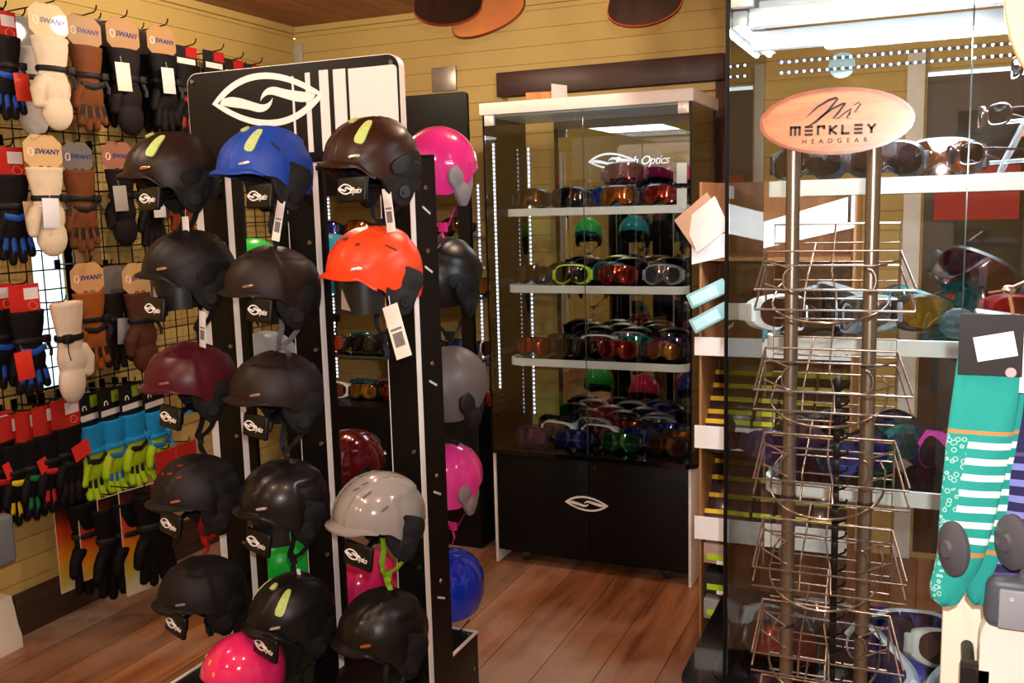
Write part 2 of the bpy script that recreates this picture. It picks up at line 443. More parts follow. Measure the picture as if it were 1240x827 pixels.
def liner_mesh(keys):
    mb = MB(); nu = 40
    def f(i, j):
        th = i*2*PI; r = rimf(th, keys); p = r+.25-j*.36
        return hsurf(th, p, -.011-.010*j)
    V = mb.grid(f, nu, 6, True); W = mb.grid(lambda i, j: f(i, j)*.86+Vector((0, 0, .004)), nu, 6, True)
    for i in range(nu):
        for j in (0, -1): mb.bm.faces.new((V[i][j], V[(i+1) % nu][j], W[(i+1) % nu][j], W[i][j]))
    # crown of padding inside
    mb.grid(lambda i, j: hsurf(i*2*PI, .3+(PI/2-.3)*j, -.02), nu, 6, True)
    return mb.data('liner', angle=60)
def strap_mesh(seed=0, dangle=.16):
    mb = MB(); rnd = random.Random(seed)
    for s in (-1, 1):
        P = []
        for k in range(12):
            t = k/11
            P.append(Vector((s*lerp(.094, .004+.01*rnd.random(), t**.8), .03-.03*t+.008*math.sin(t*5+seed), -.10-dangle*.55*t-.01*math.sin(t*PI))))
        mb.tube(P, .0085, 6, ry=.0013, up=(s*.35, -.6, .7))
    P = [Vector((.004, .0, -.10-dangle*.55)) + Vector((.006*math.sin(k*.9+seed), -.006*math.sin(k*.7+seed), -k*dangle*.055)) for k in range(9)]
    mb.tube(P, .0085, 6, ry=.0014, up=(0.2, -1, 0))
    mb.box(-.013, .017, -.008, .006, -.115-dangle*.55, -.085-dangle*.55, .003)
    return mb.data('strap', angle=50)
_H = {}
def hm(key, fn):
    if key not in _H: _H[key] = fn()
    return _H[key]
def helmet(label, loc, rz, shell, kind='ridge', brim=True, brimcol=None, vents=None, strip=None, vent_col='050505', pads=None, padcol='121214',
           rough=.5, coat=0., strap=True, strapcol='18181a', badge='c8b49a', tag=None, tagr=0, tilt=0., side=None, scale=1., closed=False, dangle=.16, roll=0., group=None, bigtag=1., noear=False, seed=0):
    keys = KEYF if closed else KEYS
    t = thing('ski_helmet', label, 'helmet', loc, rot=(tilt, roll, rz), group=group)
    if scale != 1.: t.scale = (scale,)*3
    M = mat(shell, rough, coat=coat, var=.03, bump=.08 if rough > .4 else 0., bscale=900)
    part('shell', hm(('sh', closed, kind), lambda: shell_mesh(keys, kind)), M, t)
    if brim: part('brim', hm(('br', closed), lambda: brim_mesh(.024, keys)), mat(brimcol, rough, coat=coat, var=.03) if brimcol else M, t)
    part('liner', hm(('li', closed), lambda: liner_mesh(keys)), mat(padcol, .85, var=.15, bump=.3, spec=.12), t)
    pm = mat(padcol, .7, var=.15, bump=.3, bscale=500, spec=.2)
    if noear: pass
    elif side is None:
        for s in (-1, 1):
            part('fit_dial', hm(('dial', s), lambda: MB().cyl((s*.100, .022, -.082), (s*.114, .022, -.082), .019, 20, .017).cyl((s*.113, .022, -.082), (s*.117, .022, -.082), .007, 12).data('dial', angle=40)), mat('1e1e20', .35), t)
            part('ear_pad', hm(('ep', s), lambda: earpad_mesh(s)), pm, t)
    else:
        for s in (-1, 1): part('ear_pad', hm(('ep', s), lambda: earpad_mesh(s)), mat(side, .6, var=.1), t)
    if vents:
        for v in vents:
            part('vent', hm(('ve', v), lambda: patch(MB(), v[0], v[1], v[2], v[3], .0022, v[4], 3.).data('vent', angle=50)), mat(vent_col, .6, var=.05), t)
    if kind == 'swoop' and not coat and shell[0] in '1234':
        for s in (-1, 1):
            part('side_panel', hm(('sp', s), lambda: patch(MB(), s*1.95, -.06, .46, .2, .0045, s*.25, 2.6, .012).data('side_panel', angle=50)), mat(pads or padcol, .45, var=.1), t)
    if strip:
        for a_ in ((.98, .72, .085, .27, -.35), (-.98, .72, .085, .27, .35), (.3, 1.15, .06, .08, 0)):
            part('vent_strip', hm(('strip', a_), lambda: patch(MB(), a_[0], a_[1], a_[2]*1.15, a_[3]*1.2, .0065, a_[4], 3.5, .009, -.25 if a_[0] else 0).data('strip', angle=50)), mat(strip, .3, var=.25, nscale=90), t, label='lime green vent strip')
    if badge:
        for th_ in (.78, -.78):
            part('badge', hm(('badge', th_), lambda: patch(MB(), th_, .24 if abs(th_) < .5 else .16, .12, .03, .007, .08, 3.5, .009).data('badge', angle=50)), mat(badge, .25, .7, var=.3, nscale=120), t, label='shiny name badge')
    if strap:
        part('strap', hm(('st', seed, dangle), lambda: strap_mesh(seed, dangle)), mat(strapcol, .8, bump=.3), t)
    if tag:
        tg = MB().box(-.014, .014, -.0008, .0008, -.115, 0, .0004).tube([(0, 0, -.008), (.002, .002, .02)], .0006, 5)
        tx = tag
        g = part('price_tag', hm('tag', lambda: tg.data('tag')) if 'tag' not in _H else (tg.bm.free() or _H['tag']), PAPER, t, tx, (R(random.uniform(-8, 8)), tagr, R(25)), scale=(bigtag, 1, 1+(bigtag-1)*.3))
        bar = hm('bar', lambda: MB().box(-.009, .009, -.0014, -.0008, -.09, -.06).box(-.01, .01, -.0014, -.0008, -.055, -.05).data('bar', smooth=False))
        part('barcode', bar, mat('7a7a7a', .6, var=.5, nscale=400), g)
    return t
# holder plate (part of the rack)
def holder(rack, loc, rz, postx, plate=True, RLv=None):
    def hp(): return MB().box(-.056, .056, -.014, .0, -.030, .030, .006, 3).box(-.022, .022, 0, .02, -.018, .014, .003).data('holder', angle=40)
    h = part('helmet_holder', hm('hp', hp), mat('0b0b0c', .4, var=.05), rack, loc, (R(-8), 0, rz+R(8)))
    part('logo', script_logo(), mat('f5f5f5', .5, var=0.), h, (0, -.0145, 0), label='white eye mark and script lettering')
    a = Vector(loc)+Vector((.0, .012, 0)); b = Vector((postx-RLv.x, RY-RLv.y, loc[2]+.01))
    part('holder_arm', MB().tube([a, a.lerp(b, .3)+Vector((0, 0, .012)), b], .007, 8), mat('0b0b0c', .45), rack)
def head_form(rack, loc, rz):
    def vz():
        mb = MB()
        f = lambda r: (lambda i, j: Vector((math.sin((i-.5)*2.3)*r, -math.cos((i-.5)*2.3)*r*1.15, lerp(.045, -.050, j))))
        V = mb.grid(f(.078), 19, 3); W = mb.grid(f(.070), 19, 3)
        for i in range(18):
            for j in (0, 2): mb.bm.faces.new((V[i][j], V[i+1][j], W[i+1][j], W[i][j]))
        for i in (0, 18):
            for j in range(2): mb.bm.faces.new((V[i][j], V[i][j+1], W[i][j+1], W[i][j]))
        return mb.data('visor_block', angle=60)
    b = part('head_form', hm('vz', vz), mat('161618', .3, coat=.3), rack, loc, (0, 0, rz))
    part('triangle_mark', hm('tri', lambda: MB().poly([(-.014, -.036), (.012, -.040), (-.010, .012)], 'y', -.0920, -.0885).data('tri', smooth=False)), mat('8a7d74', .5), b)

# ------------------------------------------------------------------ front helmet rack
RY = 2.2
rack = thing('helmet_rack', 'tall black helmet display rack with white edged posts and eye emblem sign', 'display rack', (-1.59, 2.28, 0))
RX = -1.59; RL = Vector((-1.59, 2.28, 0))
def L(x, y, z): return Vector((x, y, z)) - RL
def rbox(x0, x1, y0, y1, z0, z1, bev=0.):
    a = L(x0, y0, z0); b = L(x1, y1, z1); return MB().box(a.x, b.x, a.y, b.y, a.z, b.z, bev)
LAM = mat('0b0a0b', .42, var=.15, nscale=60, spec=.22)
# sign board
def rrect(x0, x1, z0, z1, r, n=6, corners=(1, 1, 1, 1)):
    P = []
    for k, (cx, cz, a) in enumerate(((x1-r, z1-r, 0), (x0+r, z1-r, PI/2), (x0+r, z0+r, PI), (x1-r, z0+r, 1.5*PI))):
        if corners[k]: P += [(cx+r*math.cos(a+PI/2*i/n), cz+r*math.sin(a+PI/2*i/n)) for i in range(n+1)]
        else: P.append(((x1, x0, x0, x1)[k], (z1, z1, z0, z0)[k]))
    return P
SX0, SX1, SZ0, SZ1 = -1.935, -1.245, 1.735, 1.998
sign = part('sign_board', MB().poly([(x-RL.x, z) for x, z in rrect(SX0, SX1, SZ0, SZ1, .035, corners=(1, 1, 0, 0))], 'y', RY-.030-RL.y, RY-.004-RL.y).data('sign_board', angle=30), WHITE, rack, label='white edged sign board')
fy = RY-.0315-RL.y
part('sign_face', MB().poly([(x-RL.x, z) for x, z in rrect(SX0+.002, SX1-.001, SZ0+.001, SZ1-.002, .034, corners=(1, 1, 0, 0))], 'y', fy, fy+.0016).data('f', smooth=False), mat('0b090b', .4, var=.2, nscale=70), sign, label='black printed face')
bars = MB()
for px0, px1, pt, pb_ in ((354.5, 357, 92, 166), (371, 377, 88, 171), (388, 399, 85, 171), (405, 420, 84, 171)):
    a = at(px0, 130, 1, RY-.033); b = at(px1, 130, 1, RY-.033); zt = at(px0, pt, 1, RY-.033).z; zb = SZ0+.028
    bars.box(a.x-RL.x, b.x-RL.x, fy-.0012, fy+.0002, zb, zt)
a = at(423.5, 130, 1, RY-.033); b = at(482, 130, 1, RY-.033)
bars.poly([(x-RL.x, z) for x, z in rrect(a.x, b.x, SZ0+.028, at(424, 83, 1, RY-.033).z, .012, corners=(1, 0, 0, 0))], 'y', fy-.0012, fy+.0002)
part('stripes', bars.data('stripes', smooth=False), mat('e9e4e4', .45, var=.02), sign, label='white vertical stripes')
e0 = at(258, 136, 1, RY-.034); e1 = at(391, 104, 1, RY-.034); ec = (e0+e1)/2
part('eye_logo', eye_logo((e1-e0).length*1.0, .155, .0018).data('eye', smooth=False), mat('f4f0f0', .45, var=.02), sign, (ec.x-RL.x, fy-.0004, ec.z), label='white eye emblem')
for sx, sz in ((SX0+.022, SZ1-.022), (SX1-.022, SZ1-.022)):
    part('screw', hm('screw', lambda: MB().cyl((0, -.004, 0), (0, 0, 0), .006, 12, .0075).data('screw')), STEEL, rack, (sx-RL.x, fy, sz))
# posts front + rear + side fins
POSTX = (-1.892, -1.592, -1.290)
for k, px in enumerate(POSTX):
    for side, y0 in (('f', RY), ('b', RY+.128)):
        wl, wr = (px-.044, px+.044) if (side == 'f' or k == 2) else (px-.062, px-.012)
        p = part('post', rbox(wl, wr, y0, y0+.016, .26, SZ0+.02 if side == 'f' else 1.75), LAM, rack)
        if side == 'f':
          for e in (-1, 1): part('white_edging', rbox(px+e*.0445-.0012, px+e*.0445+.0012, y0-.001, y0+.0225, .26, SZ0+.0 if side == 'f' else 1.95), mat('f3ece6', .35, var=.02), p, label='white edging')
        for z in (.62, .95, 1.22, 1.52, 1.70):
            part('screw', _H['screw'], STEEL, p, L(wr-.019, y0-.001 if side == 'f' else y0+.0225, z), (0, 0, 0 if side == 'f' else PI))
    if k < 2: continue
    fn = part('side_fin', rbox(px+.034, px+.044, RY+.023, RY+.127, .26, 1.74), LAM, rack)
    for z in (.55, .86, 1.18, 1.49, 1.66):
        part('screw', _H['screw'], STEEL, fn, L(px+.0442, RY+.085, z), (0, 0, PI/2))
    for z in (.50, .81, 1.125, 1.44, 1.60):
        part('cam_slot', hm('slot', lambda: MB().box(-.001, .0015, -.022, .022, -.003, .003).data('slot')), mat('d8d8d8', .4), fn, L(px+.0442, RY+.085, z), (R(-25), 0, 0))
# white stripe beside the left post
part('accent_strip', rbox(-1.962, -1.938, RY, RY+.02, .26, 1.72), mat('dfe0e4', .45), rack, label='pale vertical strip on the left post')
# rear sign
part('rear_stripes', MB().box(-.28, -.02, -.084, -.0825, 1.75, 1.97).box(.02, .04, -.084, -.0825, 1.75, 1.97).box(.07, .08, -.084, -.0825, 1.75, 1.97), WHITE, rack)
part('rear_eye_logo', eye_logo(.42, .16).data('e2', smooth=False), mat('e6cf98', .45), rack, (.1, -.0815, 1.87), (0, 0, PI))  # cream colour paints in the warm light falling on this eye
# base
bs = part('base', rbox(-1.955, -1.27, 1.72, 2.56, .03, .272, .002), LAM, rack)
part('white_edging', MB().ringpoly([(-1.957-RL.x, 1.718-RL.y), (-1.268-RL.x, 1.718-RL.y), (-1.268-RL.x, 2.562-RL.y), (-1.957-RL.x, 2.562-RL.y)], [(-1.948-RL.x, 1.727-RL.y), (-1.277-RL.x, 1.727-RL.y), (-1.277-RL.x, 2.553-RL.y), (-1.948-RL.x, 2.553-RL.y)], 'z', .27, .2755).data('edge', smooth=False), WHITE, bs)
part('white_edging', MB().ringpoly([(-1.957-RL.x, 1.718-RL.y), (-1.268-RL.x, 1.718-RL.y), (-1.268-RL.x, 2.562-RL.y), (-1.957-RL.x, 2.562-RL.y)], [(-1.948-RL.x, 1.727-RL.y), (-1.277-RL.x, 1.727-RL.y), (-1.277-RL.x, 2.553-RL.y), (-1.948-RL.x, 2.553-RL.y)], 'z', .03, .036).data('edge', smooth=False), WHITE, bs)
for x in (-1.9, -1.32):
    for y in (1.8, 2.5): part('caster', hm('castw', lambda: MB().cyl((-.012, 0, 0), (.012, 0, 0), .018, 16).box(-.016, .016, -.01, .01, .01, .03, .002).data('caster')), mat('202022', .4), rack, L(x, y, .018))
# front helmets
V_R = [(.30, .62, .05, .09, -.2), (-.30, .62, .05, .09, .2), (0, .8, .05, .08, 0)]
V_RED = [(.35, .85, .09, .035, .1), (-.1, .8, .09, .035, 0), (.8, .75, .07, .03, .2), (.6, 1.1, .08, .03, 0)]
V_SQ = [(.9, .45, .07, .08, .3), (.75, .8, .07, .08, .3), (1.3, .5, .05, .08, .3), (.2, .7, .07, .08, 0), (-.5, .7, .07, .08, 0), (1.15, .85, .05, .07, 0)]
V_LONG = [(.25, .55, .035, .16, -.3), (.75, .55, .035, .16, -.3), (-.25, .55, .035, .16, .3), (1.9, .5, .03, .2, .3), (1.2, .7, .03, .12, -.5)]
V_GREY = [(.4, .95, .08, .03, .6), (.9, .8, .12, .03, .7), (.65, 1.12, .08, .025, .6), (1.35, .42, .09, .028, .5), (-.3, .9, .08, .03, -.6)]
V_MIX = [(.9, .65, .05, .06, .2), (1.5, .5, .03, .13, .5), (.1, 1.2, .05, .05, 0), (-.6, .6, .05, .08, 0)]
def hat(px, py, y=2.02): return at(px, py, 1, y)
FR = -R(30)
specs = [
 # px, py, y, kwargs, label, holder(visor, plate px,py)
 (205, 205, dict(shell='241712', kind='swoop', strip='b4cc78', badge='c09060', rough=.42, closed=True, tag=(.06, .0, -.13), vents=[(1.5, .5, .03, .1, .5)]), 'black-brown helmet with lime vent strips, highest at the left end of the rack', (0, 185, 241)),
 (318, 200, dict(shell='1f45a8', kind='ridge', strip='b9cf8a', badge='d8d8d8', rough=.45, tag=(.095, -.01, -.09), tagr=.25, vents=V_MIX, vent_col='2a2c38', padcol='1c1c20'), 'matte royal blue helmet with lime vent strips under the eye emblem sign', (0, 318, 238)),
 (447, 192, dict(shell='30190f', kind='swoop', strip='bcd07a', badge='c0b0a0', rough=.4, closed=True, tag=(.09, -.02, -.07), tagr=-.05, padcol='1a1718', dangle=.12), 'dark brown helmet with lime vent strips at the top right of the rack', (0, 430, 230)),
 (226, 322, dict(shell='161213', kind='swoop', badge='d0a070', rough=.5, tag=(.075, 0, -.12), tagr=.2, closed=True), 'matte black helmet over a dark visor form, second from top in the left column', (1, 191, 374)),
 (327, 342, dict(shell='201512', kind='cap', badge='a09080', rough=.5, brim=True, strapcol='777777', vents=[(.5, .9, .1, .012, .2), (.3, 1.1, .08, .01, 0)]), 'matte dark brown helmet directly below the royal blue one', (0, 318, 376)),
 (450, 322, dict(shell='e0421c', kind='swoop', badge='efe0d8', rough=.38, closed=True, tag=(.115, -.03, -.085), tagr=-.3, bigtag=1.9, padcol='232022', brimcol='d83e1a', vents=[(.75, .72, .05, .04, 0), (.1, .9, .09, .05, 0), (1.6, .55, .02, .14, .9)], vent_col='5a2c10'), 'bright orange-red helmet with a dark visor form on the right post', (1, 0, 0)),
 (228, 455, dict(shell='4a1420', kind='cap', badge='b08070', rough=.36, vents=[(.9, .75, .2, .008, .5), (.6, .95, .16, .008, .5), (.9, .55, .1, .008, .5)], vent_col='200a0e'), 'metallic maroon helmet in the middle of the left column', (0, 210, 505)),
 (332, 468, dict(shell='1f1411', kind='cap', badge='b09080', rough=.5, strapcol='2a2a2a', vents=[(.5, .9, .1, .012, .2), (1.0, .8, .1, .012, .2)]), 'matte dark brown helmet, third down in the middle column of the rack', (0, 313, 516)),
 (235, 592, dict(shell='171415', kind='ridge', badge='c07858', rough=.55, vents=V_RED, vent_col='8a1a12', strapcol='a81814', padcol='161416', dangle=.1), 'matte black helmet with red vents and a red chin strap', (0, 210, 634)),
 (341, 600, dict(shell='171312', kind='ridge', badge='d8d8e8', rough=.3, closed=True, coat=.1), 'satin black smooth helmet with a dark visor form bearing a grey triangle', (1, 316, 656)),
 (455, 617, dict(shell='8f8a86', kind='ridge', badge=None, rough=.16, coat=.8, vents=V_GREY, vent_col='5c5856', strapcol='8cc020', padcol='1a1a1c', tag=None), 'glossy light grey helmet with lime green strap', (0, 437, 672)),
 (242, 712, dict(shell='161415', kind='cap', badge='a8a8a8', rough=.6, dangle=.05), 'matte black brimmed helmet hanging lowest in the left column', (0, 216, 755)),
 (350, 738, dict(shell='151313', kind='swoop', strip='b4cc78', badge='d0d0d0', rough=.4, closed=True, tag=(.0, .03, .14)), 'black helmet with lime vent strips, low in the middle column', (0, 325, 782)),
 (460, 758, dict(shell='14110f', kind='ridge', badge='c07030', rough=.34, closed=True, vents=V_SQ, vent_col='0a0808', strapcol='2a2a2a'), 'satin black helmet with square vents, lowest on the right post', None),
]
for i, (px, py, kw, lab, hd) in enumerate(specs):
    yy = 2.02
    p = hat(px, py, yy); p.z -= .012; p.x += .012
    rz = FR + R(random.uniform(-5, 5))
    if 'seed' not in kw: kw['seed'] = i % 3
    helmet(lab, p, rz, group='helmets on the front of the rack', tilt=R(4), scale=.89, **kw)
    pxx = min(POSTX, key=lambda v: abs(v-p.x))
    if hd and hd[0]:
        head_form(rack, p-RL+Matrix.Rotation(FR, 3, 'Z') @ Vector((0, -.022, -.048)), FR+R(24))
    if hd and hd[1]:
        holder(rack, at(hd[1], hd[2], 1, 1.895)-RL, FR, pxx, RLv=RL)
# extra pink-red helmet resting on the base
helmet('glossy pink-red round helmet resting on the rack base at the bottom', at(295, 812, 1, 1.93), FR, 'ea2c6c', kind='plain', brim=False, noear=True, scale=.84, badge=None, rough=.12, coat=1., strap=False, closed=True, vents=[(.2, .6, .04, .07, .3), (.5, .35, .03, .06, .3), (-.4, .6, .03, .06, 0)], vent_col='e8a058')
# rear helmets, facing away from us
rear = [
 (532, 196, dict(shell='e0308c', kind='plain', rough=.12, coat=1., side='8a8288', strapcol='e0308c', badge=None), 'glossy hot pink helmet with grey ear pads behind the top of the rack', 1.05),
 (540, 330, dict(shell='121213', kind='swoop', rough=.35, badge='b0b0b0', vents=V_LONG), 'black vented helmet on the back of the rack, below the hot pink one', 1.05),
 (545, 462, dict(shell='5e5654', kind='plain', rough=.4, closed=False, side='1a1a1c', badge=None), 'taupe grey helmet on the back of the rack with black ear pads', 1.1),
 (545, 572, dict(shell='e23a94', kind='plain', rough=.12, coat=1., side='8a8080', strapcol='e0308c', badge=None, vents=[(2.6, .0, .1, .015, 0), (2.6, -.12, .1, .015, 0)]), 'hot pink helmet with two rear slots, between the taupe and blue ones', .95),
 (545, 702, dict(shell='1230b4', kind='plain', noear=True, rough=.1, coat=1., badge=None, closed=True, tag=(-.065, 0, -.19)), 'glossy deep blue round helmet low on the back of the rack', 1.0),
 (402, 318, dict(shell='1a9ab8', kind='plain', rough=.2, coat=.6, badge=None), 'teal blue helmet seen behind the orange-red one', .95),
 (425, 556, dict(shell='560c14', kind='ridge', rough=.12, coat=1., badge='c0c0c0', vents=[(2.7, .5, .08, .03, .2)], vent_col='a08080'), 'glossy dark red helmet behind the light grey one', 1.),
 (441, 700, dict(shell='e22a68', kind='plain', noear=True, rough=.14, coat=1., badge=None, strapcol='9ccc28'), 'pink helmet hidden behind the light grey and satin black ones', 1.),
 (306, 318, dict(shell='2cc83c', kind='plain', rough=.3, badge=None, strapcol='202020'), 'bright green helmet peeking out above the brown one below the royal blue', .85),
 (322, 436, dict(shell='8c9498', kind='plain', rough=.3, badge=None), 'pale grey helmet peeking between the two brown ones of the middle column', 1.),
 (346, 672, dict(shell='22b83c', kind='plain', noear=True, rough=.3, badge=None), 'green helmet hanging behind the low middle holder plate', 1.),
]
for i, (px, py, kw, lab, sc) in enumerate(rear):
    p = at(px, py, 1, 2.53); p.z -= .015
    if lab.startswith('glossy hot'): kw['tag'] = None
    helmet(lab, p, PI-R(6), scale=sc*.9, group='helmets on the back of the rack', seed=i % 3, brim=False, tilt=R(-3), **kw)
# leaning price cards on base
single('price_card', MB().box(-.06, .06, -.002, .002, 0, .12, .0005), mat('c9c4c0', .5), 'pale card standing at the right front corner of the rack base', 'card', loc=(-1.33, 2.34, .275), rot=(R(-8), 0, R(-40)))

# ------------------------------------------------------------------ goggles
def gog_outline(w, h, n=44, notch=.022, sc=1.):
    P = []
    for k in range(n):
        a = 2*PI*k/n; ca, sa = math.cos(a), math.sin(a)
        x = math.copysign(abs(ca)**.62, ca)*w/2*sc; z = math.copysign(abs(sa)**.72, sa)*h/2*sc
        if sa < 0: z += notch*sc*math.exp(-(x/.019)**2)*1.2
        P.append((x, z))
    return P
def gy(x, w, dep=.034): return (abs(x)/(w/2))**2.1*dep
GW, GH = .172, .088
def gog_frame():
    mb = MB(); n = 44
    o = gog_outline(GW, GH); i = gog_outline(GW, GH, sc=.84)
    L_ = []
    for (pts, yo) in ((i, -.002), (i, .004), (o, .003), (o, .018), (gog_outline(GW, GH, sc=.96), .036), (gog_outline(GW, GH, sc=.84), .034)):
        L_.append([mb.bm.verts.new((x, gy(x, GW)+yo, z)) for x, z in pts])
    order = [1, 0, 2, 3, 4, 5, 1]
    order = [0, 2, 3, 4, 5, 1, 0]
    for a, b in zip(order, order[1:]):
        for k in range(n): mb.bm.faces.new((L_[a][k], L_[a][(k+1) % n], L_[b][(k+1) % n], L_[b][k]))
    for s in (-1, 1): mb.box(s*.083-.008, s*.083+.008, .03, .05, -.022, .022, .003)
    return mb.data('frame', angle=45)
def gog_lens():
    mb = MB(); n = 44; rings = []
    for sc in (0.02, .3, .6, .85):
        rings.append([mb.bm.verts.new((x, gy(x, GW)-.004-.005*(1-sc), z+(0 if sc > .5 else .0))) for x, z in gog_outline(GW, GH, sc=sc, notch=.022*sc)])
    for a, b in zip(rings, rings[1:]):
        for k in range(n): mb.bm.faces.new((a[k], a[(k+1) % n], b[(k+1) % n], b[k]))
    mb.bm.faces.new(rings[0])
    return mb.data('lens', angle=60)
def gog_strap(hgt=.02, dep=.095, lift=.01):
    mb = MB(); P = []
    for k in range(21):
        a = PI*k/20
        P.append(Vector((math.cos(a)*.09, .04+math.sin(a)*dep, lift*math.sin(a))))
    mb.tube(P, hgt, 6, ry=.0018, up=(0, 0, 1))
    return mb.data('strap', angle=50)
def gog_demo_strap():
    """strap bunched up behind the frame, as on a shop shelf"""
    mb = MB()
    for q, (d, h) in enumerate(((.075, .02), (.055, .018))):
        P = [Vector((math.cos(PI*k/20)*.088, .04+math.sin(PI*k/20)*d, .018*math.sin(PI*k/20)+.010*math.sin(3*PI*k/20)-q*.006)) for k in range(21)]
        mb.tube(P, h, 6, ry=.0016, up=(0, 0, 1))
    return mb.data('strap', angle=50)
def lens_mat(c, r=.06):
    v = [int(c[i:i+2], 16)*.72 for i in (0, 2, 4)]
    return mat('%02x%02x%02x' % tuple(int(q) for q in v), r, .75, coat=1., var=.5, nscale=14)
_gcount = [0]
def goggles(label, loc, rz=0., frame='111113', lens='301014', strap='141416', tilt=-8, group=None, scale=1., roll=0., lab=True):
    t = thing('ski_goggles', label, 'goggles', loc, rot=(R(tilt), roll, rz), group=group)
    if scale != 1.: t.scale = (scale,)*3
    part('frame', hm('gf', gog_frame), mat(frame, .35, coat=.2, var=.1), t)
    part('lens', hm('gl', gog_lens), lens_mat(lens), t)
    _gcount[0] += 1
    part('strap', hm('gs0', gog_strap) if _gcount[0] % 2 else hm('gs1', gog_demo_strap), mat(strap, .75, bump=.3, var=.2), t)
    return t

# ------------------------------------------------------------------ glass cabinets
def led_dot_row(name, parent, a, b, n, size=.0045, s=14., w=.006, face=(0, -1, 0), col='e8ecff', back='d8dce4'):
    a = Vector(a); b = Vector(b); d = (b-a).normalized(); f = Vector(face)
    sd = d.cross(f).normalized()
    mb = MB(); V = []
    for p in (a, b):
        for u, v in ((-w, 0), (w, 0), (w, .002), (-w, .002)): V.append(mb.bm.verts.new(p + sd*u + f*v))
    for k in range(4): mb.bm.faces.new((V[k], V[(k+1) % 4], V[4+(k+1) % 4], V[4+k]))
    mb.bm.faces.new(V[:4]); mb.bm.faces.new(V[4:])
    st = part(name, mb.data('strip', smooth=False), mat(back, .4), parent)
    mb = MB()
    for k in range(n):
        p = a + (b-a)*((k+.5)/n) + f*.003
        mb.ell(p, (size,)*3, 6, 4)
    part('led_dots', mb.data('dots'), emis(col, s), st, label='row of white light dots')
    return st
def shelf_outline(x0, x1, y0, y1, r, n=8):
    P = [(x0, y1)]
    P += [(x0+r-r*math.cos(PI/2*i/n), y0+r-r*math.sin(PI/2*i/n)) for i in range(n+1)]
    P += [(x1-r+r*math.sin(PI/2*i/n), y0+r-r*math.cos(PI/2*i/n)) for i in range(n+1)]
    P.append((x1, y1)); return P
